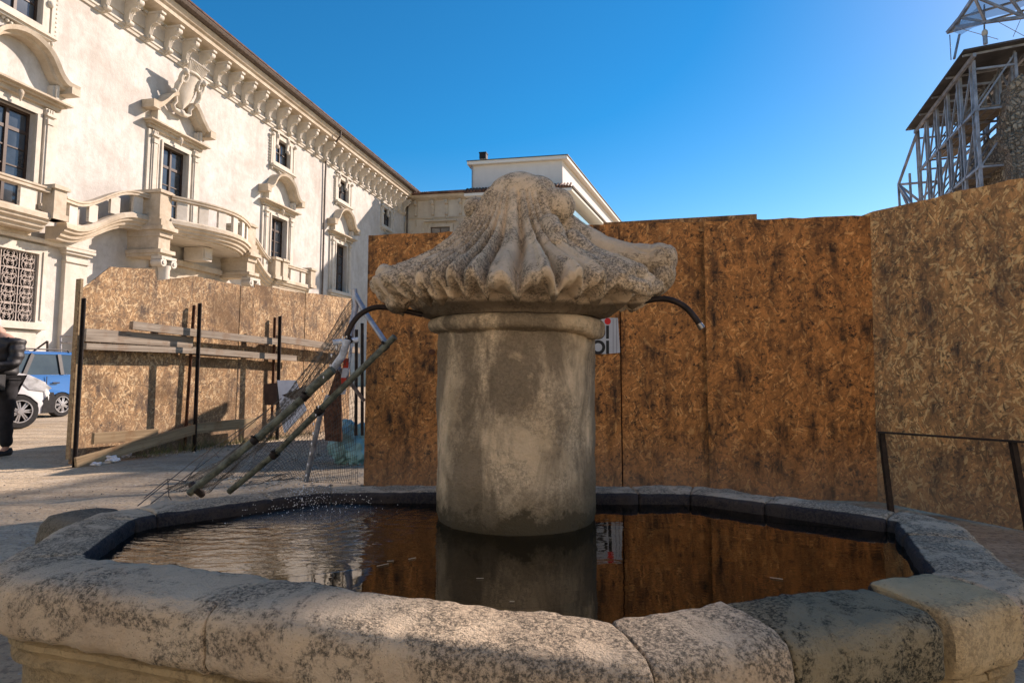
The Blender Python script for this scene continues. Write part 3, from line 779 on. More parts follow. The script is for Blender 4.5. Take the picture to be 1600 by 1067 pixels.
for px in (297, 372.5, 394, 475):
    p = lp(px, -.035) - A0; mb = MB(); mb.box((p.x, p.y, 1.05), (.10, .025, 2.1), math.atan2(LD.y, LD.x)); mb.build('joint_batten', M['wood_warm'], left)
LOFF = Vector((A0.x, A0.y, 0))
def plank(a, ya, b, yb, h, off, th, m='wood', nm='plank'):
    A = lp(a, off, ya); B = lp(b, off, yb); pa = Vector((A.x, A.y, atd(a, ya, A.y).z)); pb = Vector((B.x, B.y, atd(b, yb, B.y).z))
    d = pb - pa; L = d.length; mb = MB(); mb.box((L / 2, 0, 0), (L, th, h)); mb.bevel(.003)
    o = mb.build(nm, M[m], left); o.location = pa - LOFF
    x = d.normalized(); y = Vector((-LN.x, -LN.y, 0)); z = x.cross(y).normalized(); y = z.cross(x)
    o.rotation_euler = Matrix((x, y, z)).transposed().to_euler(); return o
plank(205, 508, 312, 521, .10, .16, .07)
plank(310, 521, 432, 534, .10, .16, .07)
plank(433, 529, 560, 548, .11, .16, .07)
plank(133, 523, 300, 535, .15, .10, .04)
plank(133, 541, 300, 548, .075, .13, .05)
plank(300, 547, 462, 560, .09, .12, .045)
plank(145, 685, 245, 678, .13, .18, .05, 'wood_warm')
plank(118, 724, 305, 670, .13, .26, .04, 'wood_warm')
plank(296, 670, 398, 660, .14, .20, .05, 'wood_warm')
def post_bar(a, ya, b, yb, off, off2=None, w=.05, m='iron'):
    A = lp(a, off, ya); B = lp(b, off2 if off2 is not None else off, yb); pa = Vector((A.x, A.y, atd(a, ya, A.y).z)); pb = Vector((B.x, B.y, -.02))
    mb = MB(); mb.bar(pa - LOFF, pb - LOFF, w, .010, up=Vector((LN.x, LN.y, 0)))
    mb.bar(pa - LOFF + Vector((LN.x, LN.y, 0)) * w * .4, pb - LOFF + Vector((LN.x, LN.y, 0)) * w * .4, .010, w * .8, up=Vector((LN.x, LN.y, 0)))
    return mb.build('post_and_shadow_bar', M[m], left)
post_bar(131, 466, 117, 715, .17)
post_bar(312, 474, 303, 700, .26); post_bar(437, 494, 435, 600, .26)
post_bar(303, 477, 288, 700, .05, .05, .04, 'rust'); post_bar(429, 496, 425, 640, .05, .05, .04, 'rust')  # thin rusty bars standing in for the cast shadows of the two posts
mb = MB(); p = lp(118, -.03) - A0; mb.box((p.x, p.y, 1.1), (.03, .09, 2.1), math.atan2(LD.y, LD.x)); mb.build('edge_batten', M['wood_warm'], left)

# screw heads along the board edges
rr = random.Random(21)
def screws(par, pts):
    mb = MB()
    for p, n_ in pts: mb.tube([p - n_ * .001, p + n_ * .003], .006, 6)
    tag(mb.build('screw_heads', M['iron'], par), kind='stuff')
pts = []
for px in (580, 655, 728, 744, 850, 962, 978, 1040, 1098, 1112, 1180, 1245, 1310, 1368):
    for z in (.35, .8, 1.25, 1.7, 2.15):
        P = hp(px); q = Vector((P.x, P.y, z + rr.uniform(-.04, .04))) - Vector((off_v.x, off_v.y, 0)) * (.002 if px < 970 else (-.010 if px < 1103 else .032)); pts.append((q - back.location, Vector((-off_v.x, -off_v.y, 0))))
screws(back, pts)
pts = []
GN = Vector(((G1 - G0).y, -(G1 - G0).x)).normalized(); GN = GN if GN.x < 0 else -GN
for t in (.08, .6, 1.15, 1.3, 1.8):
    for z in (.35, .8, 1.25, 1.7, 2.2): P = G0 + (G1 - G0).normalized() * (t + rr.uniform(-.02, .02)) + GN * .0185 * 0; pts.append((Vector((P.x, P.y, z)) - right.location, Vector((GN.x, GN.y, 0))))
screws(right, pts)

# poster on the back hoarding, letters cut off by the pillar in the photograph
PQ = hp(950); po_y = PQ.y
def hpt(px, py, off):
    P = hp(px) - off_v * off; return atd(px, py, P.y)
poster = empty('poster', hpt(940, 555, .02), 0, 'grey and white poster with black letters and a red dot, behind the pillar collar', 'poster')
PO = poster.location.copy()
mb = MB(); cs = [(900, 494), (965.5, 497), (969, 551), (948, 553), (900, 552)]
fr = [hpt(a, b, .028) - PO for a, b in cs]; bk = [hpt(a, b, .024) - PO for a, b in cs]
mb.loft([fr, bk]); mb.build('sheet', M['paper'], poster)
def ringarc(cx, cy, r, w, a0, a1):
    mb = MB(); n = 28; out = [hpt(cx + r * math.cos(a0 + (a1 - a0) * k / n), cy + r * math.sin(a0 + (a1 - a0) * k / n), .0295) - PO for k in range(n + 1)]
    inn = [hpt(cx + (r - w) * math.cos(a0 + (a1 - a0) * k / n), cy + (r - w) * math.sin(a0 + (a1 - a0) * k / n), .0295) - PO for k in range(n + 1)]
    for k in range(n): mb.face([out[k], out[k + 1], inn[k + 1], inn[k]])
    return mb
def quad(x0, y0, x1, y1, off=.0295): mb = MB(); mb.face([hpt(x0, y0, off) - PO, hpt(x1, y0, off) - PO, hpt(x1, y1, off) - PO, hpt(x0, y1, off) - PO]); return mb
for cy in (519, 542.5):
    ringarc(934.5, cy, 11.3, 4.8, 0, 2 * PI).build('letter', M['black'], poster)
    quad(947, cy - 10.5, 951.6, cy + 10.2).build('letter', M['black'], poster)
mb = MB(); mb.face([hpt(949.5 + 5 * math.cos(a * PI / 10), 502 + 5.2 * math.sin(a * PI / 10), .0295) - PO for a in range(20)]); mb.build('red_dot', M['red'], poster)
for x, m in ((958, 'stripe'), (963.5, 'stripe')): quad(x - .5, 498.5, x + .6, 551.5).build('stripe', M[m], poster)

# black iron barrier in front of the right hoarding
b0 = atd(1377, 675, 4.55); b1 = atd(1582, 689, 3.95); b2 = b0 + (b1 - b0) * 1.9
bar = empty('iron_barrier', (b0.x, b0.y, 0), 0, 'low black iron barrier with thin rail in front of the right hoarding', 'barrier')
bo = Vector((b0.x, b0.y, 0))
mb = MB(); mb.bar(b0 - bo - Vector((.02, 0, 0)), b2 - bo, .035, .012); mb.build('rail', M['iron'], bar)
for p, dx in ((b0, .03), (b1, .05), (b2, .05)):
    mb = MB(); mb.bar(p - bo, Vector((p.x + dx, p.y - .03, 0)) - bo, .032, .032, up=Vector((0, 1, 0))); mb.build('post', M['iron'], bar)

# ================================================================ fallen mesh fence
fen = empty('collapsed_mesh_fence', tuple(onz(300, 768, 0)), 0, 'collapsed wire mesh fence with two long leaning tubes behind the fountain', 'fence')
FN = fen.location.copy()
def ftube(pts, r, m, nm='tube', n=12):
    mb = MB(); mb.tube([atd(a, b, d) - FN for a, b, d in pts], r, n); return mb.build(nm, M[m], fen, smooth=True, ang=R(50))
ftube([(296, 770, 5.35), (400, 686, 5.25), (478, 618, 5.2), (516, 580, 5.15)], .032, 'greentube')
ftube([(483, 611, 5.12), (520, 577, 5.08)], .038, 'greentube', 'sleeve')
ftube([(516, 582, 5.15), (535, 556, 5.12), (543, 530, 5.1)], .030, 'whitetube', 'painted_tube')
ftube([(520, 535, 5.1), (560, 531, 5.15)], .022, 'whitetube', 'painted_tube')
ftube([(358, 768, 5.45), (430, 709, 5.35), (500, 640, 5.2), (617, 526, 5.0)], .026, 'greentube')
ftube([(553, 452, 5.3), (556, 478, 5.3), (550, 505, 5.25), (545, 530, 5.2)], .026, 'galv', 'strut')
ftube([(555, 460, 5.3), (575, 495, 5.2), (603, 536, 5.05)], .022, 'galv', 'strut')
ftube([(513, 618, 5.4), (500, 650, 5.4), (478, 752, 5.55)], .022, 'galv', 'strut')
ftube([(530, 575, 5.5), (568, 625, 6.0)], .018, 'galv', 'strut')
ftube([(300, 757, 5.4), (308, 766, 5.33), (316, 772, 5.4)], .03, 'iron', 'tie_wire')
for px, py, d in ((478, 618, 5.2), (400, 686, 5.25), (500, 641, 5.2), (430, 709, 5.35), (601, 541, 5.05), (545, 531, 5.13)):
    c = atd(px, py, d) - FN; ax = (atd(px + 8, py - 7, d - .01) - FN - c).normalized(); mb = MB(); mb.tube([c - ax * .035, c + ax * .025], .0345, 12); mb.tube([c + Vector((0, -.04, .02)), c + Vector((0, -.09, .03))], .010, 6); mb.build('coupler', M['iron'], fen, smooth=True, ang=R(40))
# dark upright bars at the left edge of the back hoarding
for (a, ya, b, yb) in ((566, 505, 566, 640), (557, 515, 556, 640)): ftube([(a, ya, 6.9), (b, yb + 40, 6.9)], .018, 'iron', 'upright')
ftube([(541, 600, 5.7), (558, 470, 5.7)], .014, 'redtape', 'painted_rod').data.materials[0] = M['whitetube']
# sagging wire mesh
def bez(a, b, s, sag):
    p = a.lerp(b, s); p.z -= sag * math.sin(PI * s); return p
mb = MB()
T0 = atd(554, 462, 5.32); T1 = atd(545, 520, 5.15); Bl = atd(215, 790, 4.9); Br = atd(330, 772, 5.3)
def surf(u, v):   # u along from the apex to the foot, v across
    a = bez(T0, onz(225, 775, .02) + Vector((0, .25, 0)), u, .30); b = bez(T0 + Vector((0, -.1, -.4)), onz(330, 768, .02), u, .10)
    p = a.lerp(b, v); p += Vector((.02 * nz((u * 9, v * 9, 1)), .05 * nz((u * 5, v * 5, 2)), .035 * nz((u * 7, v * 6, 3)))); return p
def surf2(u, v):  # the part hanging under the second tube down to the ground
    a = bez(atd(545, 500, 5.3), atd(360, 764, 5.5), v, 0); b = bez(atd(566, 560, 6.0), Vector((-1.45, 5.95, .03)), 0, 0)
    c = atd(430, 750, 5.7).lerp(Vector((-1.42, 6.0, .03)), 1 - v)
    top = a; p = top.lerp(c, u); p += Vector((.02 * nz((u * 9, v * 9, 5)), .03 * nz((u * 5, v * 5, 6)), .02 * nz((u * 7, v * 6, 7)))); return p
for fn, nu, nv in ((surf, 54, 30), (surf2, 30, 42)):
    for s in (1, -1):
        for k in range(-nu, nv + nu, 1):
            pts = []
            for i in range(nu + 1):
                v = (k + s * i * (nv / nu) if s > 0 else k - i * (nv / nu) + 0) / nv if fn is surf else None
                if fn is surf2: v = (k / nv) if s > 0 else None
                if fn is surf2 and s < 0: break
                if 0 <= v <= 1: pts.append(fn(i / nu, v) - FN)
            if fn is surf2 and s < 0: continue
            if len(pts) > 1: mb.tube(pts, .0019, 3, caps=False)
    if fn is surf2:
        for i in range(nu + 1):
            mb.tube([fn(i / nu, v / nv) - FN for v in range(nv + 1)], .0017, 3, caps=False)
tag(mb.build('wire_mesh', M['wire'], fen), kind='stuff')
mb = MB()
for (a, b, c) in (((225, 778, 4.95), (262, 748, 5.1), (290, 752, 5.2)), ((262, 748, 5.1), (264, 775, 5.1), (268, 781, 5.1)), ((215, 790, 4.9), (300, 722, 5.3), (420, 640, 5.4)), ((235, 787, 5.0), (330, 715, 5.3), (440, 622, 5.4)), ((290, 752, 5.2), (330, 700, 5.4), (342, 715, 5.3))):
    mb.tube([atd(*a) - FN, atd(*b) - FN, atd(*c) - FN], .004, 5)
mb.build('loose_wires', M['wire'], fen)
# strip of red and white tape hanging from the fence
mb = MB(); tp = [(541, 560), (540, 575), (537, 590), (538, 602), (535, 616)]
for k in range(4):
    a, b = atd(*tp[k], 5.45) - FN, atd(*tp[k + 1], 5.45) - FN; w = Vector((.022, .004, 0)); mb = MB(); mb.loft([[a - w, a + w, b + w, b - w], [p + Vector((0, .002, 0)) for p in (a - w, a + w, b + w, b - w)]]); mb.build('tape', M['redtape' if k % 2 == 0 else 'whitesheet'], fen)

# rubbish behind the fence
def crumple(name, c, sc, m, label, cat, seed, amp=.28, sub=4):
    mb = MB(); mb.ball((0, 0, 0), 1, sub)
    for v in mb.b.verts:
        p = v.co.copy(); k = 1 + amp * nz(p + Vector((seed, 0, 0)), 1.6) + amp * .6 * abs(nz(p + Vector((0, seed, 0)), 4)) + amp * .25 * nz(p, 9)
        v.co = Vector((p.x * k * sc[0], p.y * k * sc[1], max(-.02, (p.z * k + .85) * sc[2])))
    o = mb.build(name, M[m], smooth=False, loc=c); o.data.set_sharp_from_angle(angle=R(25)); return tag(o, label, cat)
crumple('plastic_bag', atd(550, 690, 7.6).xy.to_3d(), (.21, .16, .24), 'tealbag', 'crumpled teal plastic bag lying by the left edge of the back hoarding', 'bag', 3, .5)
crumple('plastic_bag', onz(167, 722, 0), (.10, .06, .045), 'whitebag', 'crumpled white plastic bag at the foot of the left hoarding', 'bag', 8, .7)
crumple('plastic_bag', onz(196, 714, 0), (.06, .04, .028), 'whitebag', 'small white scrap of plastic right of the bigger white bag', 'bag', 11, .7, 3)
crumple('plastic_bag', onz(150, 727, 0), (.045, .03, .02), 'whitebag', 'tiny white scrap of plastic left of the bigger white bag', 'bag', 15, .7, 3)
def slab(name, cs, th, m, label, cat):
    P = [atd(a, b, d) for a, b, d in cs]; n = (P[1] - P[0]).cross(P[2] - P[0]).normalized(); o = P[0].copy()
    mb = MB(); mb.loft([[p - o for p in P], [p - o + n * th for p in P]]); ob = mb.build(name, M[m], loc=o); return tag(ob, label, cat)
slab('white_board', [(433, 594, 8.6), (462, 594, 8.5), (478, 640, 8.2), (444, 676, 8.3), (440, 660, 8.4)], .02, 'whitesheet', 'white plastic board leaning behind the fallen fence tubes', 'board')
slab('brown_board', [(412, 600, 9.0), (433, 598, 9.0), (433, 632, 8.9), (413, 632, 8.9)], .02, 'darkboard', 'dark brown board leaning left of the white board', 'board')
slab('dark_sheet', [(441, 618, 7.9), (478, 603, 8.0), (492, 610, 8.1), (470, 628, 8.0)], .01, 'darkboard', 'bent dark sheet lying over the white board', 'sheet')
slab('rust_board', [(505, 640, 7.2), (532, 560, 7.3), (534, 690, 7.1), (508, 688, 7.1)], .02, 'rust', 'rusty brown sheet standing left of the teal bag', 'sheet')
rr = random.Random(11); mb = MB()
for i in range(900):
    px = rr.uniform(320, 565); t = rr.random(); py = 762 - 108 * t ** 1.4
    if rr.random() < .3: px = rr.uniform(120, 330); py = rr.gauss(712, 8) - (px - 120) * .13
    p = onz(px, py, 0); r = rr.uniform(.005, .018) * (1.6 if rr.random() < .1 else 1)
    mb.ball((p.x, p.y, r * .4 - .003), r, 1, (1, rr.uniform(.6, 1), rr.uniform(.4, .8)))
tag(mb.build('pebbles', M['debris']), kind='stuff')
mb = MB()
for i in range(120):
    px = rr.uniform(0, 300); py = rr.uniform(735, 850); p = onz(px, py, 0); r = rr.uniform(.004, .011); mb.ball((p.x, p.y, r * .3), r, 1, (1, .8, .6))
tag(mb.build('scattered_stones', M['debris']), kind='stuff')
mb = MB()
for i in range(900):
    t = rr.random(); q = A0 + LD * (.6 + 3.4 * t) + LN * (abs(rr.gauss(.12, .13)) + .02); h = rr.uniform(.03, .13) * (1.4 if .1 < t < .5 else .8)
    a = rr.uniform(0, 2 * PI); w = .004; dx = rr.gauss(0, .04); dy = rr.gauss(0, .04)
    mb.face([(q.x - w * math.cos(a), q.y - w * math.sin(a), 0), (q.x + w * math.cos(a), q.y + w * math.sin(a), 0), (q.x + dx, q.y + dy, h)])
tag(mb.build('weeds', M['weed']), kind='stuff')

# ================================================================ palace on the left (local x = along the front, -y = outwards)
PRZ = math.atan2(FD.y, FD.x)
pal = empty('baroque_palace', (-FA, 0, 0), PRZ, 'long cream baroque palace front with brackets, curved balcony and stone window frames', 'palace')
def F(u, out, z): return Vector((u, -out, z))
U_END = 58.7
WINS = [13.3, 21.35, 29.05, 37.75, 45.9, 54.4]          # big windows; index 2 is the central one
def lim(i): return (6.9, 11.2) if i == 2 else (6.7, 10.05)
holes = []
for i, u in enumerate(WINS):
    z0, z1 = lim(i); holes.append((u - .82, u + .82, z0, z1))
ATT = [13.3, 21.35, 38.0, 46.1, 54.4]
for u in ATT: holes.append((u - .82, u + .82, 13.3, 14.75))
GRW = [13.3, 21.3]
for u in GRW: holes.append((u - 1.3, u + 1.3, 2.75, 5.15))
us = sorted({4, U_END} | {h[0] for h in holes} | {h[1] for h in holes}); zs = sorted({0, 17.0} | {h[2] for h in holes} | {h[3] for h in holes})
mb = MB()
for i in range(len(us) - 1):
    for j in range(len(zs) - 1):
        a, b, c, d = us[i], us[i + 1], zs[j], zs[j + 1]; m = ((a + b) / 2, (c + d) / 2)
        if any(h[0] < m[0] < h[1] and h[2] < m[1] < h[3] for h in holes): continue
        mb.face([F(a, 0, c), F(b, 0, c), F(b, 0, d), F(a, 0, d)])
for h in holes:
    a, b, c, d = h; q = -.42
    for s in (((a, c), (a, d)), ((b, d), (b, c)), ((a, d), (b, d)), ((b, c), (a, c))):
        (p, r), (p2, r2) = s; mb.face([F(p, 0, r), F(p2, 0, r2), F(p2, q, r2), F(p, q, r)])
mb.face([F(4, 0, 0), F(4, -12, 0), F(4, -12, 17), F(4, 0, 17)]); mb.face([F(4, -12, 0), F(U_END + 9, -12, 0), F(U_END + 9, -12, 17), F(4, -12, 17)])
mb.face([F(U_END + 9, -12, 0), F(U_END + 9, 0, 0), F(U_END + 9, 0, 17), F(U_END + 9, -12, 17)])
bmesh.ops.remove_doubles(mb.b, verts=mb.b.verts, dist=1e-4)
mb.build('wall', M['plaster'], pal)
def ext(prof, u0, u1, name, m, par=pal):
    mb = MB(); mb.prism(prof, lambda o, z, t: F(t, o, z), u0, u1); return mb.build(name, M[m], par)
ext([(0, 15.2), (.07, 15.2), (.09, 15.3), (.14, 15.34), (.14, 15.42), (0, 15.42)], 4, U_END, 'lower_string', 'trim_light')
ext([(.003, 15.75), (.06, 15.75), (.06, 16.28), (.12, 16.34), (.12, 16.40), (.003, 16.40)], 4, U_END, 'frieze', 'trim_light')
ext([(.003, 16.5), (.10, 16.5), (.12, 16.62), (.30, 16.70), (.78, 16.74), (.80, 16.92), (.90, 16.98), (.98, 17.12), (1.0, 17.22), (.003, 17.22)], 4, U_END, 'cornice', 'trim')
ext([(.2, 17.24), (1.1, 17.24), (1.24, 17.30), (1.30, 17.42), (1.24, 17.50), (.2, 17.52)], 4, U_END - .2, 'gutter', 'gutter')
ext([(1.26, 17.53), (1.28, 17.60), (-5.8, 20.4), (-12.3, 17.4), (-12.3, 17.3), (-5.8, 20.2), (.2, 17.53)], 4, U_END + 9, 'roof', 'tile')
# scroll brackets
def bracket_mesh(long):
    mb = MB(); w = .105
    pts = [(0.02, 16.5), (.74, 16.5), (.78, 16.38), (.76, 16.20), (.66, 16.05), (.52, 15.98), (.36, 15.90), (.26, 15.72), (.22, 15.5), (.24, 15.36), (.20, 15.26), (.02, 15.24)]
    mb.prism(pts, lambda o, z, t: F(t, o, z), -w * .8, w * .8)
    for (o, z, r, ww) in ((.66, 16.27, .155, 1.15), (.27, 15.40, .11, 1.1)):
        for s in (-1, 1): pass
        mb.tube([F(-w * ww, o, z), F(w * ww, o, z)], r, 12)
        for s in (-1, 1):
            mb.tube([F(s * w * ww, o, z), F(s * (w * ww + .035), o, z)], r * .55, 10)
    mb.box(F(0, .48, 16.45), (w * 2.5, .80, .09))
    for s in (-1, 0, 1): mb.tube([F(s * .09, .62, 16.02), F(s * .09, .42, 15.98), F(s * .08, .30, 15.82), F(s * .06, .25, 15.55)], .035, 6)
    if long:
        mb.prism([(.01, 15.24), (.20, 15.24), (.17, 14.75), (.12, 14.35), (.13, 14.22), (.01, 14.2)], lambda o, z, t: F(t, o, z), -.10, .10)
        mb.ball(F(0, .13, 14.22), .12, 2, (1, .9, 1.1)); mb.ball(F(0, .16, 14.85), .10, 2, (.9, .8, 1.6))
    return mb.mesh('bracket', ang=R(40))
bs = [bracket_mesh(False), bracket_mesh(True)]
fx = lambda px: fac(px, 0)[0]
step = 1.145; u = 29.3 - step * 20
while u < U_END - .4:
    if u > 5:
        lg = any(abs(u - a) < 1.5 for a in ATT)
        o = link('bracket', bs[1 if lg else 0], M['trim_light'], pal); o.location = (u, 0, 0)
    u += step
# rosettes and small dentil strip between brackets
mb = MB(); u = 5.5
while u < U_END: mb.box(F(u, .13, 16.45), (.16, .16, .10)); u += .3
tag(mb.build('dentils', M['trim_light'], pal), kind='stuff')

def window_unit(u, z0, z1, w, cols, rows, trans=None, group=None, grill=False):
    q = -.20
    mb = MB(); fw = .09
    mb.box(F(u, q, z0 + fw / 2), (w, .08, fw)); mb.box(F(u, q, z1 - fw / 2), (w, .08, fw))
    for s in (-1, 1): mb.box(F(u + s * (w / 2 - fw / 2), q, (z0 + z1) / 2), (fw, .08, z1 - z0 - 2 * fw - .004))
    mb.box(F(u, q + .015, (z0 + z1) / 2), (.11, .09, z1 - z0 - 2 * fw - .004))
    hh = (z1 - z0 - 2 * fw)
    for r in range(1, rows):
        z = z0 + fw + hh * r / rows
        t = .05 if r != trans else .12
        mb.box(F(u, q - .004, z), (w - 2 * fw - .004, .07, t))
    fr = mb.build('window', M['frame'], pal); fr.location = (0, 0, 0)
    for c in range(2):
        for r in range(rows):
            a = u - w / 2 + fw if c == 0 else u + .055; b = u - .055 if c == 0 else u + w / 2 - fw
            za = z0 + fw + hh * r / rows + .03; zb = z0 + fw + hh * (r + 1) / rows - .03
            mb = MB(); ti = random.uniform(-.006, .006)
            mb.box(F((a + b) / 2, q - .012 + ti, (za + zb) / 2), (b - a, .012, zb - za)); mb.build('pane', M['glass'], fr)
    mb = MB(); mb.face([F(u - w / 2, q - .1, z0), F(u + w / 2, q - .1, z0), F(u + w / 2, q - .1, z1), F(u - w / 2, q - .1, z1)]); mb.build('backing', M['interior'], fr)
    return fr
def frame_boxes(mb, u, z0, z1, w, t, out, d=.0):
    mb.box(F(u - w / 2 - t / 2, out / 2 + d, (z0 + z1) / 2), (t, out, z1 - z0)); mb.box(F(u + w / 2 + t / 2, out / 2 + d, (z0 + z1) / 2), (t, out, z1 - z0))
    mb.box(F(u, out / 2 + d, z1 + t / 2 + .002), (w + 2 * t, out + .004, t))
def curve_band(mb, pts, out0, out1, th):
    """band following pts (u,z) with depth out0..out1 and thickness th upwards"""
    n = len(pts); rings = []
    for i, (a, z) in enumerate(pts):
        p = pts[max(i - 1, 0)]; q = pts[min(i + 1, n - 1)]; du, dz = q[0] - p[0], q[1] - p[1]; L = math.hypot(du, dz); nu, nzv = -dz / L, du / L
        sec = [(out0, 0), (out1 * .55, 0), (out1 * .62, th * .35), (out1 * .92, th * .45), (out1, th), (out0, th)]
        rings.append([F(a + nu * h, o, z + nzv * h) for o, h in sec])
    mb.loft(rings)
def smooth_pts(pts, k=5):
    P = [Vector((a, b, 0)) for a, b in pts]; Q = []
    for i in range(len(P) - 1):
        a = P[max(i - 1, 0)]; b = P[i]; c = P[i + 1]; e = P[min(i + 2, len(P) - 1)]
        for j in range(k):
            t = j / k; v = .5 * ((2 * b) + (c - a) * t + (2 * a - 5 * b + 4 * c - e) * t * t + (3 * b - a - 3 * c + e) * t ** 3); Q.append((v.x, v.y))
    Q.append((P[-1].x, P[-1].y)); return Q
for i, u in enumerate(WINS):
    z0, z1 = lim(i); big = i == 2
    window_unit(u, z0, z1, 1.64, 2, 5, 4)
    mb = MB(); frame_boxes(mb, u, z0, z1, 1.64, .24, .10); frame_boxes(mb, u, z0, z1 + .0, 1.66, .10, .16)
    s = mb.build('window_surround', M['trim_light'], pal)
    for sgn in (-1, 1):
        mb = MB(); cu = u + sgn * 1.32
        mb.box(F(cu, .07, (z0 + z1 + .35) / 2), (.34, .14, z1 + .35 - z0)); mb.box(F(cu, .10, (z0 + z1) / 2), (.20, .16, z1 - z0 - .5)); mb.box(F(cu, .12, z0 + .12), (.42, .22, .24))
        mb.box(F(cu, .12, z1 + .12), (.40, .24, .10)); mb.box(F(cu, .11, z1 - .12), (.26, .20, .2))
        for k in (-1, 0, 1): mb.box(F(cu + k * .09, .16, z1 + .26), (.045, .06, .14))
        # outer thin strip
        mb.box(F(u + sgn * 1.60, .05, (z0 + z1 + .35) / 2), (.16, .10, z1 + .35 - z0))
        mb.build('pilaster', M['trim_light'], pal)
    mb = MB(); zt = z1 + .40
    for (o, a, b, half) in ((.16, 0, .16, 1.72), (.30, .162, .24, 1.82), (.46, .242, .31, 1.95)): mb.box(F(u, o / 2, zt + (a + b) / 2), (half * 2, o, b - a))
    mb.ball(F(u, .34, zt + .0), .10, 2, (1, 1, 1.2)); mb.tube([F(u, .36, zt - .08), F(u, .34, zt - .3)], [.07, .02], 8)
    mb.build('lintel_cornice', M['trim'], pal)
    zb = zt + .31
    for sgn in (-1, 1):
        mb = MB(); mb.box(F(u + sgn * 1.38, .12, zb + .26), (.24, .24, .52)); mb.box(F(u + sgn * 1.4, .15, zb + .30), (.12, .34, .5)); mb.build('pediment_stub', M['trim_light'], pal)
    ze = zb + .50
    if big:
        for sgn in (-1, 1):
            pts = smooth_pts([(sgn * 2.05, 0), (sgn * 1.55, .03), (sgn * 1.12, .36), (sgn * .72, .80), (sgn * .48, .92)])
            pts = [(u + a, ze + b) for a, b in pts]
            if sgn > 0: pts = pts[::-1]
            mb = MB(); curve_band(mb, pts, .01, .62, .26); mb.box(F(u + sgn * 1.86, .32, ze + .06), (.40, .60, .30)); mb.build('pediment_scroll', M['trim'], pal)
    else:
        pts = smooth_pts([(-2.05, 0), (-1.55, .02), (-1.17, .28), (-.71, .88), (0, 1.12), (.71, .88), (1.17, .28), (1.55, .02), (2.05, 0)])
        mb = MB(); curve_band(mb, [(u + a, ze + b) for a, b in pts], .01, .62, .26)
        for sgn in (-1, 1): mb.box(F(u + sgn * 1.86, .32, ze + .0), (.36, .60, .26))
        mb.build('pediment', M['trim'], pal)
for u in ATT:
    window_unit(u, 13.3, 14.75, 1.64, 2, 2)
    mb = MB(); frame_boxes(mb, u, 13.3, 14.75, 1.64, .26, .10); mb.box(F(u, .05, 13.17), (2.16, .10, .26)); mb.box(F(u, .14, 13.0), (2.6, .28, .10)); mb.box(F(u, .10, 12.91), (2.4, .2, .08)); mb.box(F(u, .10, 15.1), (2.5, .2, .08))
    mb.build('window_surround', M['trim_light'], pal)
    for sgn in (-1, 1):
        mb = MB(); cu = u + sgn * 1.22; mb.box(F(cu, .06, 13.9), (.14, .12, 1.7)); 
        for k in range(9): mb.ball(F(cu + sgn * .16, .05, 13.2 + k * .17), .05, 1)
        mb.ball(F(cu + sgn * .02, .16, 14.8), .12, 1, (1.2, 1, 1)); mb.ball(F(cu, .16, 12.98), .11, 1); mb.ball(F(cu, .12, 12.80), .07, 1, (1, 1, 1.5)); mb.build('side_ornament', M['trim_light'], pal)
    mb = MB()
    for k in range(13):
        x = (k - 6) * .14; mb.ball(F(u + x, .08, 12.82 - .12 * math.cos(x * 2.6) + .04), .075, 1, (1, .8, 1.1))
    mb.build('festoon', M['trim_light'], pal)
# coat of arms leaning out over the central window
ua = WINS[2]; arms = MB(); zc = 13.85
def A_(x, o, z): return F(ua + x, .25 + o + (z + .6) * .38, zc + z)
nU, nV = 14, 18; rings = []
for j in range(nV + 1):
    z = -.85 + 1.55 * j / nV; t = j / nV; hw = .50 * (math.sin(min(1, t * 1.5) * PI / 2) ** .7) * (1 - .12 * max(0, t - .7) / .3)
    rings.append([A_(hw * (2 * k / nU - 1), .18 * math.cos((2 * k / nU - 1) * 1.3) + (.015 * ((k + j) % 2)), z) for k in range(nU + 1)] + [A_(hw * (1 - 2 * k / nU), -.05, z) for k in range(nU + 1)])
arms.loft(rings)
for s in (-1, 1):
    P = [];
    for k in range(26):
        t = k / 25; ang = R(-60 + 520 * t); r = .34 - .26 * t; P.append(A_(s * (.52 + r * math.cos(ang) * .7), .16, .42 + r * math.sin(ang)))
    arms.tube(P, [.10 - .05 * k / 25 for k in range(26)], 8)
    arms.tube([A_(s * .62, .12, .30), A_(s * .72, .14, 0), A_(s * .66, .12, -.35), A_(s * .46, .12, -.62), A_(s * .56, .1, -.80), A_(s * .40, .12, -.95), A_(s * .1, .15, -.98)], [.12, .13, .10, .09, .11, .10, .13], 8)
    arms.ball(A_(s * .78, .14, -.28), .12, 2); arms.ball(A_(s * .62, .2, .66), .15, 2)
    for k in range(4): arms.ball(A_(s * (.66 + .03 * k), .2, .15 - k * .16), .065, 1)
for k in range(13):
    x = (k - 6) * .085; arms.tube([A_(x * .8, .12, .82), A_(x * 1.15, .16 + .05 * math.cos(x * 3), 1.18)], [.05, .04], 6); arms.ball(A_(x * 1.2, .18, 1.24), .06, 1)
arms.tube([A_((k - 8) * .06, .18 * math.cos((k - 8) * .16), .80) for k in range(17)], .07, 8)
arms.ball(A_(0, .2, -.98), .16, 2)
tag(arms.build('coat_of_arms', M['trim_light'], pal, ang=R(50)), 'carved shield with crown and scrolls')

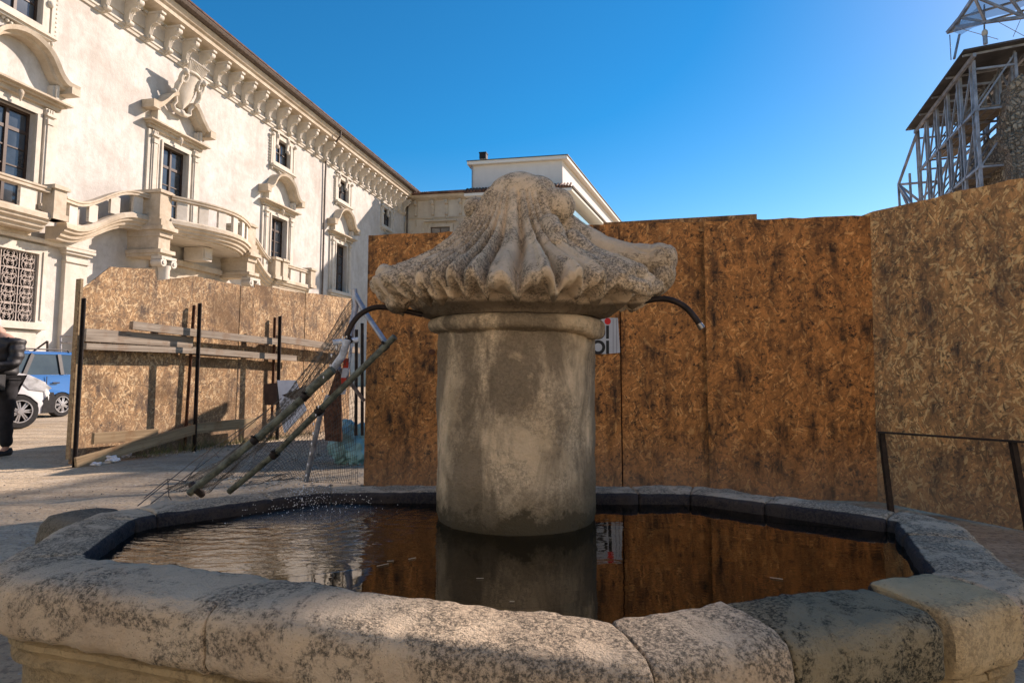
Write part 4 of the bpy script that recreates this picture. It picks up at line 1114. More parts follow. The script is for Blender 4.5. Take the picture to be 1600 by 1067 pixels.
# balconies
RAIL = [(-.14, 0), (.14, 0), (.15, .05), (.12, .08), (.17, .12), (.17, .18), (-.17, .18), (-.17, .12), (-.12, .08), (-.15, .05)]
BASE = [(-.16, 0), (.20, 0), (.20, .10), (.14, .16), (-.14, .16), (-.16, .10)]
EDGE = [(-.55, -.46), (-.14, -.46), (-.10, -.37), (-.02, -.34), (.01, -.24), (.12, -.18), (.14, -.10), (.22, -.06), (.22, 0), (-.55, 0)]
def sw(name, path, prof, m, parent, dz=0):
    mb = MB(); sweep(mb, [F(a, o, z + dz) for a, o, z in path], prof); return mb.build(name, M[m], parent, ang=R(35))
def balcony(name, path, H=1.0, every=.95, w=.42, th=.12, side=True, edge=True):
    o = empty(name); o.parent = pal
    sw('handrail', path, RAIL, 'trim', o, H - .18); sw('plinth', path, BASE, 'trim', o, 0)
    if edge: sw('slab_edge', path, EDGE, 'trim', o, 0)
    L = [0]
    for a, b in zip(path, path[1:]): L.append(L[-1] + math.hypot(b[0] - a[0], b[1] - a[1]))
    n = max(1, int(L[-1] / every)); 
    for k in range(n):
        s = L[-1] * (k + .5) / n; j = 0
        while L[j + 1] < s: j += 1
        f = (s - L[j]) / (L[j + 1] - L[j]); p = [path[j][q] * (1 - f) + path[j + 1][q] * f for q in range(3)]
        d = math.atan2(-(path[j + 1][1] - path[j][1]), path[j + 1][0] - path[j][0])
        mb = MB(); m_ = Matrix.Translation(F(p[0], p[1], p[2] + H / 2 - .01)) @ Matrix.Rotation(d, 4, 'Z'); mb.box(None, (w, th, H - .36), M=m_)
        for s_ in (-1, 1):
            for zz in (-.2, .15): mb.ball(m_ @ Vector((-w / 2 - .005, s_ * .0, zz)), .022, 1)
        mb.build('baluster', M['trim_light'], o)
    return o
def pier(parent, u, out, z0, z1, w=.62, d=None, m='trim'):
    d = d or w; mb = MB(); c = (z0 + z1) / 2
    mb.box(F(u, out, c), (w, d, z1 - z0)); mb.box(F(u, out, z1 + .05), (w + .16, d + .16, .10)); mb.box(F(u, out, z1 + .12), (w + .06, d + .06, .06)); mb.box(F(u, out, z0 + .10), (w + .12, d + .12, .20))
    mb.bevel(.012); return mb.build('pier', M[m], parent)
cosr = lambda t: (1 - math.cos(PI * t)) / 2
# left balcony (window 2 from the left end)
bl = balcony('balcony', [(4.5, .95, 6.25), (22.0, .95, 6.25)], 1.05, 1.35, .55)
mb = MB(); mb.box(F(13.25, .20, 5.95), (17.5, .40, .55)); mb.build('slab', M['trim'], bl)
pier(bl, 22.30, .95, 6.25, 7.30, .48)
pathL = [(22.7 + 4.0 * t / 14, .85 - .25 * math.sin(PI * t / 14), 6.15 + 1.15 * (cosr(max(0, (t / 14 - .12) / .75)) if t / 14 < .87 else 1)) for t in range(15)]
br_ = balcony('balcony_ramp', pathL, 1.05, 1.0, .42)
# central balcony
cen = []
for k in range(25):
    t = k / 24; cen.append((27.25 + 5.5 * t, 1.42 + .85 * math.sin(PI * t), 7.30))
bc_ = balcony('central_balcony', cen, 1.15, .92, .44)
mb = MB(); top_ = [F(a, o - .3, 7.28) for a, o, z in cen] + [F(32.75, .0, 7.28), F(27.25, .0, 7.28)]; bot_ = [Vector((p.x, p.y, 6.78)) for p in top_]
mb.loft([top_, bot_]); mb.build('slab', M['trim_light'], bc_)
mb = MB(); mb.box(F(30.0, .75, 6.45), (.62, 1.0, .62)); mb.box(F(30.0, 1.27, 6.5), (.5, .08, .5)); mb.build('soffit_block', M['trim_light'], bc_)
for uu in (26.95, 33.05):
    pier(bc_, uu, .72, 7.30, 8.42, .66, 1.5)
    mb = MB()
    for (w, d, a, b) in ((.80, 1.62, 7.02, 7.30), (.92, 1.74, 6.86, 7.02), (.74, 1.56, 6.60, 6.86), (.66, 1.48, 6.05, 6.60), (.86, 1.68, 5.90, 6.05), (.74, 1.54, 5.78, 5.90), (.60, 1.42, 0, 5.30)): mb.box(F(uu, d / 2, (a + b) / 2), (w, d, b - a - .002))
    mb.build('corner_buttress', M['trim'], bc_)
    mb = MB()       # ionic capital and shaft in front
    for s in (-1, 1):
        mb.tube([F(uu + s * .30, 1.25, 5.50), F(uu + s * .30, 1.75, 5.50)], .17, 12); mb.tube([F(uu + s * .30, 1.74, 5.50), F(uu + s * .30, 1.79, 5.50)], .08, 10)
    mb.box(F(uu, 1.5, 5.70), (.86, .5, .12)); mb.lathe([(.26, 0), (.27, 2.5), (.235, 5.2), (.27, 5.3), (.27, 5.4)], F(uu, 1.5, 0), 20)
    mb.build('ionic_column', M['trim_light'], bc_, ang=R(40))
# portal in the shade under the balcony
mb = MB()
for (a, b, c, d, o) in ((27.9, 28.4, 0, 5.2, .18), (31.6, 32.1, 0, 5.2, .18), (27.7, 32.3, 5.2, 5.5, .26), (27.6, 32.4, 5.85, 6.1, .34), (27.9, 32.1, 5.5, 5.85, .14)): mb.box(F((a + b) / 2, o / 2, (c + d) / 2), (b - a, o, d - c - .002))
mb.build('portal', M['trim'], pal)
mb = MB(); mb.box(F(30, .03, 2.2), (2.6, .06, 4.4)); mb.build('portal_door', M['frame'], pal)
pathR = [(33.4 + 2.5 * t / 12, .85, 6.15 + 1.15 * (1 - cosr(t / 12))) for t in range(13)]
balcony('balcony_ramp', pathR, 1.05, .9, .40)
bq = balcony('balcony', [(36.1, .95, 6.15), (39.7, .95, 6.15)], 1.05, 1.2, .5)
pier(bq, 36.0, .95, 6.15, 7.22, .5); pier(bq, 36.7, 1.0, 6.15, 7.22, .5); pier(bq, 39.9, .95, 6.15, 7.22, .55)
mb = MB(); mb.box(F(38.0, .45, 5.9), (4.0, .9, .48)); mb.build('slab', M['trim'], bq)
for u in (45.9, 54.4):
    mb = MB(); mb.box(F(u, .18, 6.55), (3.6, .36, .22)); mb.box(F(u, .12, 6.36), (3.4, .24, .12)); mb.build('sill', M['trim_light'], pal)
# ground-floor windows with wrought grilles
for u in GRW:
    w = 2.6; z0, z1 = 2.75, 5.15
    mb = MB(); mb.face([F(u - w / 2, -.4, z0), F(u + w / 2, -.4, z0), F(u + w / 2, -.4, z1), F(u - w / 2, -.4, z1)]); gw = mb.build('ground_window', M['interior'], pal)
    mb = MB(); frame_boxes(mb, u, z0, z1, w, .32, .14); mb.box(F(u + w / 2 + .20, .09, (z0 + z1) / 2 + .1), (.12, .18, z1 - z0)); mb.box(F(u, .12, z0 - .12), (3.4, .24, .24)); mb.box(F(u, .05, z0 - .8), (2.8, .10, 1.0)); mb.box(F(u, .14, z0 - 1.5), (3.4, .28, .3)); mb.build('surround', M['trim_light'], gw)
    mb = MB(); gy_ = .05
    def spiral(cx, cz, r, a0, turns, sgn):
        return [F(cx + sgn * (r * (1 - .82 * k / 16)) * math.cos(a0 + turns * 2 * PI * k / 16), gy_, cz + (r * (1 - .82 * k / 16)) * math.sin(a0 + turns * 2 * PI * k / 16)) for k in range(17)]
    for cx in (-.975, -.325, .325, .975):
        for cz in (0, 1, 2, 3):
            zz = z0 + .3 + cz * .6
            for s in (-1, 1):
                mb.tube(spiral(u + cx + s * .02, zz + .15, .26, -PI / 2, 1.4, s), .017, 5); mb.tube(spiral(u + cx + s * .02, zz - .15, .26, PI / 2, -1.4, s), .017, 5)
                mb.tube(spiral(u + cx + s * .15, zz, .12, 0, 1.2, s), .014, 5)
    for cx in (-1.3, -.65, 0, .65, 1.3): mb.bar(F(u + cx, gy_, z0), F(u + cx, gy_, z1), .03, .02)
    for cz in (0, .6, 1.2, 1.8, 2.4): mb.bar(F(u - 1.3, gy_, z0 + cz), F(u + 1.3, gy_, z0 + cz), .02, .025)
    mb.build('grille', M['grille'], gw)
# broad pilaster right of the grille window, with capital
for u in (24.1,):
    mb = MB(); mb.box(F(u, .09, 2.75), (.95, .18, 5.5)); mb.box(F(u, .14, 5.42), (1.15, .30, .10)); mb.box(F(u, .17, 5.52), (1.3, .38, .10)); mb.box(F(u, .12, 5.1), (1.02, .24, .07)); mb.box(F(u, .14, .3), (1.1, .28, .6)); mb.build('pilaster', M['trim_light'], pal)
ext([(.003, 5.55), (.25, 5.55), (.30, 5.62), (.30, 5.69), (.003, 5.69)], 4, 24.8, 'string_course', 'trim_light')
# plinth
ext([(.003, 0), (.12, 0), (.12, 1.0), (.08, 1.06), (.003, 1.06)], 4, 26.5, 'plinth', 'trim'); ext([(.003, 0), (.12, 0), (.12, 1.0), (.08, 1.06), (.003, 1.06)], 33.6, U_END, 'plinth', 'trim')
# downpipes
mb = MB(); mb.tube([F(43.2, 1.2, 17.3), F(43.2, 1.15, 16.95), F(43.2, .30, 15.9), F(43.2, .16, 15.5), F(43.2, .12, 14), F(43.2, .12, .0)], .065, 8); mb.build('downpipe', M['gutter'], pal)
mb = MB(); mb.tube([F(U_END - .15, 1.0, 17.2), F(U_END - .15, .3, 16), F(U_END - .15, .16, 0)], .08, 8); mb.build('downpipe', M['gutter'], pal)

# ================================================================ end wing (local x along its front to the right, y away)
CO = Vector((-FA, 0)) + FD * U_END; WDIR = Vector((FD.y, -FD.x))
WRZ = math.atan2(WDIR.y, WDIR.x)
wing = empty('palace_wing', (CO.x, CO.y, 0), WRZ, 'lower old wing closing the courtyard beside the palace corner', 'building')
def wx(px, y=0.0):     # position along the wing front seen at px
    r = ray(px, 300); k = r.x / r.y; o = CO + FD * y
    return (k * o.y - o.x) / (WDIR.x - k * WDIR.y)
WL = wx(728)
def wbox(mb, x0, x1, y0, y1, z0, z1): mb.box(((x0 + x1) / 2, (y0 + y1) / 2, (z0 + z1) / 2), (x1 - x0, y1 - y0, z1 - z0)); return mb
wbox(MB(), .01, WL - .01, 0, 9, 0, 16.9).build('wall', M['wing'], wing)
def wext(prof, x0, x1, name, m, par=wing):
    mb = MB(); mb.prism(prof, lambda o, z, t: Vector((t, -o, z)), x0, x1); return mb.build(name, M[m], par)
wext([(.003, 16.55), (.15, 16.6), (.5, 16.75), (.62, 16.95), (.003, 16.95)], .05, WL - .02, 'cornice', 'trim')
wext([(.75, 16.98), (.78, 17.08), (-4.5, 18.6), (-9, 17.1), (-9, 16.98)], .05, WL - .02, 'roof', 'tile')
wext([(.003, 14.9), (.1, 14.9), (.1, 15.0), (.003, 15.0)], .05, WL - .02, 'string_course', 'trim')
mb = MB()
for k in range(28): x = .1 + k * (WL - .2) / 27; mb.tube([Vector((x, -.85, 17.06)), Vector((x, .6, 17.48))], .11, 6)
tag(mb.build('roof_tiles', M['tile'], wing), kind='stuff')
for x in (1.1, 2.7, 4.0, 5.3):
    mb = MB(); mb.prism([(0.004, 16.5), (.42, 16.5), (.40, 16.2), (.2, 16.05), (.14, 15.2), (.004, 15.1)], lambda o, z, t: Vector((t, -o, z)), x - .12, x + .12); mb.ball((x, -.3, 16.25), .17, 2); mb.ball((x, -.14, 15.25), .14, 1); mb.tube([Vector((x, -.1, 15.1)), Vector((x, -.06, 14.2))], .05, 6); mb.build('bracket', M['trim'], wing)
xw = wx(689); zw0, zw1 = 12.4, 14.05
mb = MB(); wbox(mb, xw - .9, xw + .9, -.03, .1, zw0, zw1); win = mb.build('window', M['frame'], wing)
mb = MB(); wbox(mb, xw - .82, xw - .05, -.045, -.031, zw0 + .08, zw1 - .08).build('pane', M['glass'], win); mb = MB(); wbox(mb, xw + .05, xw + .82, -.045, -.031, zw0 + .08, zw1 - .08).build('pane', M['glass'], win)
mb = MB(); wbox(mb, xw - 1.2, xw - .9, -.16, .0, zw0 - .3, zw1); wbox(mb, xw + .9, xw + 1.2, -.16, 0, zw0 - .3, zw1); wbox(mb, xw - 1.2, xw + 1.2, -.18, 0, zw1 + .002, zw1 + .28); wbox(mb, xw - 1.5, xw + 1.5, -.3, 0, zw1 + .5, zw1 + .62); wbox(mb, xw - 1.75, xw - 1.55, -.1, 0, zw0 - .3, zw1 + .5); wbox(mb, xw + 1.55, xw + 1.75, -.1, 0, zw0 - .3, zw1 + .5)
mb.build('window_surround', M['trim'], wing)

# ================================================================ modern block with flat roof storey
C1 = CO + WDIR * (WL + .02)
mod = empty('modern_block', (C1.x, C1.y, 0), WRZ, 'modern pale block with flat top storey, tiled eave, glass balcony and black flues', 'building')
mw = wx(888) - WL                       # width of the front
SDIR = Vector((.3375, .9413))           # direction of its right side
def L2(p):                               # world xy -> local
    d = Vector(p) - C1; return Vector((d.dot(WDIR), d.dot(FD)))
FR = L2(C1 + WDIR * mw)
sd = Vector((SDIR.dot(WDIR), SDIR.dot(FD)))
def blk(name, x0, x1, y0, y1, z0, z1, m, par=mod, inset=0.0):   # block following the skewed right side
    a = Vector((x1, y0)); b = a + sd * ((y1 - y0) / sd.y)
    mb = MB(); poly = [(x0, y0), (a.x, a.y), (b.x, b.y), (x0, y1)]
    mb.loft([[Vector((p[0], p[1], z0)) for p in poly], [Vector((p[0], p[1], z1)) for p in poly]]); return mb.build(name, M[m], par)
DEEP = 27
blk('wall', 0, mw - 1.9, 0, DEEP - .5, 0, 16.5, 'modern')
blk('eave_soffit', 0.0, mw + .35, -.7, DEEP, 16.6, 16.85, 'modern_white')
blk('top_storey', .45, mw - .55, .3, DEEP, 17.2, 19.65, 'modern')
blk('roof_slab', .1, mw - .1, -.1, DEEP + .3, 19.66, 19.95, 'modern_white')
blk('gutter', .05, mw - .02, -.16, DEEP + .3, 19.96, 20.02, 'gutter')
# tiled lean-to eave round the top storey
def strip(x0, x1, ya, yb, za, zb, name, m):
    mb = MB(); a = [Vector((x0, ya, za)), Vector((x1, ya, za)), Vector((x1 - .9, yb, zb)), Vector((x0, yb, zb))]; mb.loft([a, [p - Vector((0, 0, .08)) for p in a]]); return mb.build(name, M[m], mod)
strip(0, mw + .42, -.75, .29, 16.95, 17.45, 'eave_roof', 'tile')
mb = MB(); n = 34
for k in range(n): x = .1 + (mw + .1) * k / (n - 1); mb.tube([Vector((x, -.82, 17.0)), Vector((x, .22, 17.5))], .10, 6)
tag(mb.build('roof_tiles', M['tile'], mod), kind='stuff')
mb = MB(); e0 = Vector((mw + .40, -.75)); e1 = e0 + sd * 28; sn = Vector((sd.y, -sd.x))
mb.prism([(0, 16.86), (.06, 16.86), (.10, 17.0), (.0, 17.02)], lambda o, z, t: Vector(((e0 + (e1 - e0) * t + sn * o).x, (e0 + (e1 - e0) * t + sn * o).y, z)), 0, 1); mb.build('side_gutter', M['gutter'], mod)
mb = MB(); mb.loft([[Vector((e0.x, e0.y, 16.95)), Vector((e1.x, e1.y, 16.95)), Vector((e1.x - 1.0, e1.y, 17.4)), Vector((e0.x - 1.0, e0.y + .9, 17.4))], [Vector((e0.x, e0.y, 16.9)), Vector((e1.x, e1.y, 16.9)), Vector((e1.x - 1.0, e1.y, 17.35)), Vector((e0.x - 1.0, e0.y + .9, 17.35))]]); mb.build('side_eave_roof', M['tile'], mod)
# balcony on the side: slab, glass panels
b0_ = Vector((mw - .1, .8)); 
def sp(t, o): q = b0_ + sd * t + sn * o; return q
mb = MB(); A_1 = [sp(0, -2.2), sp(0, .0), sp(24, .0), sp(24, -2.2)]
mb.loft([[Vector((p.x, p.y, 14.0)) for p in A_1], [Vector((p.x, p.y, 14.45)) for p in A_1]]); mb.build('balcony_slab', M['modern_white'], mod)
for k in range(12):
    p = sp(k * 2.0 + .03, -.06); q = sp(k * 2.0 + 1.97, -.06); mb = MB(); mb.loft([[Vector((p.x, p.y, 14.5)), Vector((q.x, q.y, 14.5)), Vector((q.x, q.y, 15.85)), Vector((p.x, p.y, 15.85))], [Vector((p.x + .02, p.y, 14.5)), Vector((q.x + .02, q.y, 14.5)), Vector((q.x + .02, q.y, 15.85)), Vector((p.x + .02, p.y, 15.85))]]); mb.build('glass_panel', M['balglass'], mod)
for k in range(2):
    p = sp(0, -.06 - 1.05 * k); q = sp(0, -1.05 - 1.05 * k); mb = MB(); mb.loft([[Vector((p.x, p.y, 14.5)), Vector((q.x, q.y, 14.5)), Vector((q.x, q.y, 15.85)), Vector((p.x, p.y, 15.85))], [Vector((p.x, p.y + .02, 14.5)), Vector((q.x, q.y + .02, 14.5)), Vector((q.x, q.y + .02, 15.85)), Vector((p.x, p.y + .02, 15.85))]]); mb.build('glass_panel', M['balglass'], mod)
for t in (3.0, 9, 15):
    p = sp(t, -1.76); mb = MB(); mb.loft([[Vector((p.x, p.y, 14.5)), Vector((p.x, p.y, 16.5)), Vector((p.x + .05, p.y, 16.5)), Vector((p.x + .05, p.y, 14.5))], [Vector((p.x, p.y, 14.5)) + Vector((sd.x, sd.y, 0)) * 1.6, Vector((p.x, p.y, 16.5)) + Vector((sd.x, sd.y, 0)) * 1.6, Vector((p.x + .05, p.y, 16.5)) + Vector((sd.x, sd.y, 0)) * 1.6, Vector((p.x + .05, p.y, 14.5)) + Vector((sd.x, sd.y, 0)) * 1.6]]); mb.build('balcony_door', M['frame'], mod)
for px, yy, zt, w in ((755, 1.2, 21.0, .62), (790, 3.0, 20.6, .75)):
    x = wx(px, yy) - WL; mb = MB(); mb.box((x, yy, (20.03 + zt - .55) / 2), (w * .8, .6, zt - .55 - 20.03)); f_ = mb.build('flue', M['wing'], mod)
    mb = MB(); mb.box((x, yy, zt - .28), (w, .75, .5)); mb.box((x, yy, zt + .03), (w * 1.12, .85, .08)); mb.build('flue_cap', M['iron'], f_)
for t in (9, 22):
    q = b0_ + sd * t + sn * -.9; mb = MB(); mb.tube([Vector((q.x, q.y, 19.9)), Vector((q.x, q.y, 20.7))], .22, 12); mb.tube([Vector((q.x, q.y, 20.7)), Vector((q.x, q.y, 21.1))], .34, 12); mb.build('round_flue', M['iron'], mod)
mb = MB(); mb.tube([Vector((.5, .24, 19.6)), Vector((.5, .24, 17.4))], .06, 8); mb.build('downpipe', M['galv'], mod)
mb = MB(); mb.tube([Vector((.9, -.6, 16.9)), Vector((1.2, -.4, 16.2)), Vector((1.3, -.1, 15.6)), Vector((1.3, -.1, 8))], .05, 8); mb.build('downpipe', M['galv'], mod)

# ================================================================ ruined church under scaffolding on the right
ZR = 12.4
RC = onz(1506, 80, ZR).xy; RA = (onz(1415, 205, ZR).xy - RC); RLEN = RA.length; RA.normalize(); RB = Vector((RA.y, -RA.x))
ruin = empty('ruined_church', (RC.x, RC.y, 0), math.atan2(RB.y, RB.x), 'ruined stone church wall and tower standing behind the right hoarding', 'church')
# local x = RB (to the right, nearer), local y = RA (away)
def rubble(name, poly, y0, y1, amp=.25, sub=5, m='rubblewall'):
    mb = MB(); mb.prism(poly, lambda x, z, t: Vector((x, t, z)), y0, y1)
    bmesh.ops.triangulate(mb.b, faces=mb.b.faces); bmesh.ops.subdivide_edges(mb.b, edges=mb.b.edges, cuts=sub, use_grid_fill=True)
    for v in mb.b.verts:
        w = v.co; v.co += Vector((nz(w, .9) + .5 * nz(w, 2.7), nz(w + Vector((7, 0, 0)), .9) + .5 * nz(w, 3.1), .5 * nz(w + Vector((0, 7, 0)), 1.3))) * amp
    return mb.build(name, M[m], ruin)
rubble('nave_wall', [(1.25, 0), (2.6, 0), (2.6, 10.2), (2.0, 10.4), (1.25, 9.6)], .9, 5.4, .16)
rubble('broken_buttress', [(1.35, 0), (2.75, 0), (2.7, 5), (2.45, 7.6), (2.2, 9.6), (2.05, 11.0), (1.75, 11.35), (1.4, 11.1), (1.2, 10.3), (1.05, 9.2), (1.15, 8.6), (1.25, 4)], .05, .8, .13, 9)
rubble('front_wall', [(2.5, 0), (9.5, 0), (9.5, 10.8), (7.5, 11.6), (4.2, 11.3), (2.6, 11.0), (2.4, 9.5)], .9, 2.2, .22, 9)
# unseen tower sized to shade the fountain, its opening added for a sun patch
SH = Vector((SD.x, SD.y)).normalized(); PH = Vector((-SH.y, SH.x))
tower = empty('shade_tower', tuple((SH * 30).to_3d()), math.atan2(-PH.y, -PH.x), 'unseen rubble stone church tower shading the fountain, with an added gap for a sun patch', 'tower')
# local x = -PH direction, local y = SH (away from the fountain)
def tw(mb, p0, p1, s0, s1, z0, z1): mb.box((-(p0 + p1) / 2, (s0 + s1) / 2, (z0 + z1) / 2), (p1 - p0, s1 - s0, z1 - z0))
P0 = -.15
SUN_GAP = (.80, 1.38, 17.45, 19.35)
for s0, dz in ((0, 0), (4.2, 2.6)):
    mb = MB(); a, b, c, d = SUN_GAP; c += dz; d += dz
    tw(mb, P0, 5.6, s0, s0 + 1, 0, c); tw(mb, P0, a, s0, s0 + 1, c, d); tw(mb, b, 5.6, s0, s0 + 1, c, d); tw(mb, P0, 5.6, s0, s0 + 1, d, 28); mb.build('wall', M['rubblewall'], tower)
for p0, p1 in ((P0, P0 + .9), (4.6, 5.6)):
    mb = MB(); tw(mb, p0, p1, 1.005, 4.195, 0, 28); mb.build('wall', M['rubblewall'], tower)
mb = MB(); tw(mb, P0 - .4, 6.0, -.4, 5.6, 28.01, 28.6); mb.build('cornice', M['trim'], tower)
# steel scaffolding carrying a tin canopy
scf = empty('steel_scaffolding', (RC.x, RC.y, 0), math.atan2(RB.y, RB.x), 'grey steel lattice scaffolding under a dark tin canopy on the right', 'scaffolding')
mb = MB(); P4 = [(-.4, -.3), (9, -.3), (9, 8.4), (-.4, 8.4)]
P4 = [(0, 0), (9, 0), (9, RLEN), (0, RLEN)]
zz = lambda x, y: ZR + .07 * x
mb.loft([[Vector((x, y, zz(x, y))) for x, y in P4], [Vector((x, y, zz(x, y) + .06)) for x, y in P4]]); mb.build('canopy_sheet', M['tin'], scf)
for k in range(5):
    y = .3 + k * (RLEN - .6) / 4; mb = MB(); mb.bar((.04, y, ZR - .06), (8.9, y, ZR + .57), .05, .07); mb.build('rafter', M['steel'], scf)
for x in (.35, 2.2): mb = MB(); mb.bar((x, .1, ZR - .17 + .07 * x), (x, RLEN - .1, ZR - .17 + .07 * x), .10, .14); mb.build('edge_beam', M['steel'], scf)
def mem(a, b, r=.05, nm='brace'): mb = MB(); mb.bar(a, b, r * 1.6, r * 1.6); mb.build(nm, M['steel'], scf)
ys = [RLEN * q for q in (.07, .25, .43, .61, .79, .97)]
for ix, x in enumerate((.45, 1.7)):
    for y in ys:
        mem((x, y, 0), (x, y, ZR - .2 + .07 * x), .058, 'upright'); mem((x, y + .35, 0), (x, y + .35, ZR - .2 + .07 * x), .045, 'upright')
    for a, b in zip(ys, ys[1:]):
        for z in (6.2, 8.3, 10.4): 
            mem((x, a, z), (x, b, z + 2.0 if (int(z) + ix) % 2 else z + 0.0), .04); mem((x, b, z), (x, a, z + 2.0), .04)
    for z in (6.2, 8.3, 10.4): mem((x, ys[0], z), (x, ys[-1], z), .06, 'ledger')
for y in ys:
    for z in (6.2, 8.3, 10.4, 11.9):
        mem((.45, y, z), (1.7, y, z), .045, 'ledger')
    for z in (6.2, 8.3, 10.4): mem((.45, y, z), (1.7, y, z + 1.9), .035)
for x0, x1 in ((1.9, 4.2), (4.2, 6.5)):
    for z in (7.4, 9.6): mem((x0, .1, z), (x1, .1, z), .05, 'ledger')
    mem((x0, .1, 7.4), (x1, .1, 9.6), .035); mem((x0, .1, 12.2), (x1, .1, 9.6), .035)
mem((2.6, -.1, 6.5), (2.6, -.1, 12.3), .06, 'upright'); mem((3.3, -.1, 9.2), (3.3, -.1, 12.4), .06, 'upright')
for z in (8.33, 10.43):
    for y0, y1 in ((ys[0], ys[2]), (ys[2] + .03, ys[4])):
        for k in range(3): mb = MB(); mb.box((.72 + k * .30, (y0 + y1) / 2, z + .06), (.26, y1 - y0, .04)); mb.build('deck_plank', M['wood'], scf)
for x in (.45, 1.7):
    for y in ys:
        for z in (6.2, 8.3, 10.4): mb = MB(); mb.box((x, y, z), (.15, .15, .12)); mb.build('coupler', M['steel'], scf)
# outrigger frame at the far left end
e = RLEN * .97
for (a, b) in (((.45, e, 7), (-.1, e + 1.6, 10.2)), ((.45, e, 12.3), (-.1, e + 1.6, 10.2)), ((-.1, e + 1.6, 10.2), (-.1, e + 1.6, 3)), ((.3, e + 1.2, 10.6), (.3, e + 1.2, 3)), ((.15, e, 8.6), (-.1, e + 1.6, 10.2)), ((1.9, e, 11.5), (1.6, e + 1.6, 10.2)), ((1.6, e + 1.6, 10.2), (1.6, e + 1.6, 3)), ((-.1, e + 1.6, 10.2), (1.6, e + 1.6, 10.2)), ((-.1, e + 1.6, 8.4), (1.6, e + 1.6, 10.2)), ((-.1, e + 1.6, 10.2), (1.6, e + 1.6, 8.4)), ((-.1, e + 1.6, 8.2), (.15, e, 8.6)), ((-.1, e + 1.6, 5), (1.6, e + 1.6, 8.2))): mem(a, b, .06)
# upper truss roof with blue tarpaulin
upr = empty('truss_roof', tuple(atd(1500, 60, 25).xy.to_3d()), math.atan2(RB.y, RB.x), 'upper steel truss roof covered with torn blue tarpaulin at the top right corner', 'roof')
UO = upr.location.copy(); Minv = Matrix.Rotation(-upr.rotation_euler.z, 3, 'Z')
def U(px, py, d): return Minv @ (atd(px, py, d) - UO)
def um(a, b, r, nm='truss_member'): mb = MB(); mb.bar(a, b, r * 1.7, r * 1.7); mb.build(nm, M['steel'], upr)
tipL = (1480, 52, 25.5); 
L1 = [U(1480, 52, 25.5), U(1500, 28, 25.0), U(1522, -5, 24.4), U(1548, -45, 24), U(1590, -100, 23)]
Lb = [U(1496, 43, 25.3), U(1540, 35, 24.6), U(1600, 27, 24), U(1680, 18, 23), U(1800, 5, 22)]
for P_ in (L1, Lb):
    for a, b in zip(P_, P_[1:]): um(a, b, .07, 'chord')
for a, b in ((L1[1], Lb[1]), (L1[2], Lb[1]), (L1[2], Lb[2]), (L1[3], Lb[2]), (L1[3], Lb[3]), (L1[4], Lb[3]), (L1[4], Lb[4]), (L1[0], Lb[0]), (L1[1], Lb[0])): um(a, b, .05)
Lc = [p + Vector((4.0, 1.2, 1.2)) for p in L1]; Ld = [p + Vector((4.0, 2.4, 1.2)) for p in Lb]
for P_ in (Lc, Ld):
    for a, b in zip(P_, P_[1:]): um(a, b, .06, 'chord')
for a, b in zip(L1 + Lb, Lc + Ld): um(a, b, .045, 'purlin')
for a, b in ((Lc[1], Ld[1]), (Lc[2], Ld[1]), (Lc[2], Ld[2]), (Lc[3], Ld[3])): um(a, b, .045)
mb = MB(); rings = []
for i in range(len(L1)):
    a, b = L1[i], Lc[i]; rings.append([a.lerp(b, t / 8) + Vector((0, 0, .12 + .12 * nz((i * 2.1, t * .9, 0)))) + Vector((-.1, 0, 0)) * nz((t, i, 3)) for t in range(9)])
V_ = [[mb.b.verts.new(p) for p in r] for r in rings]
for i in range(len(V_) - 1):
    for k in range(8): mb.b.faces.new((V_[i][k], V_[i][k + 1], V_[i + 1][k + 1], V_[i + 1][k]))
bmesh.ops.subdivide_edges(mb.b, edges=mb.b.edges, cuts=2, use_grid_fill=True); mb.build('tarpaulin', M['tarp'], upr, smooth=True)
mb = MB(); P_ = [U(1488, 50, 25.1), U(1502, 55, 25.0), U(1520, 44, 24.8), U(1540, 38, 24.6), U(1530, 10, 24.6), U(1505, 30, 24.9)]; mb.face(P_); mb.build('torn_flap', M['tarp'], upr)
# props between canopy and truss, ropes
for (a, ya, b, yb, r) in ((1499, 55, 1491, 92, .05), (1484, 55, 1486, 94, .018), (1500, 45, 1560, 62, .012), (1538, 8, 1538, 66, .03), (1560, 35, 1610, 62, .012), (1595, 30, 1583, 58, .012)):
    mb = MB(); mb.tube([U(a, ya, 25), U(b, yb, 24.3)], r, 6); mb.build('prop' if r > .02 else 'rope', M['steel'], upr)
lampo = empty('floodlight', tuple(atd(1539, 58, 24.2)), 0, 'small pale lamp standing on the tin canopy at top right', 'lamp')
mb = MB(); mb.ball((0, 0, .15), .11, 2, (1, 1, 1.5)); mb.build('lamp_head', M['wing'], lampo); mb = MB(); mb.tube([(0, 0, -.3), (0, 0, .2)], .08, 8); mb.build('stem', M['galv'], lampo)

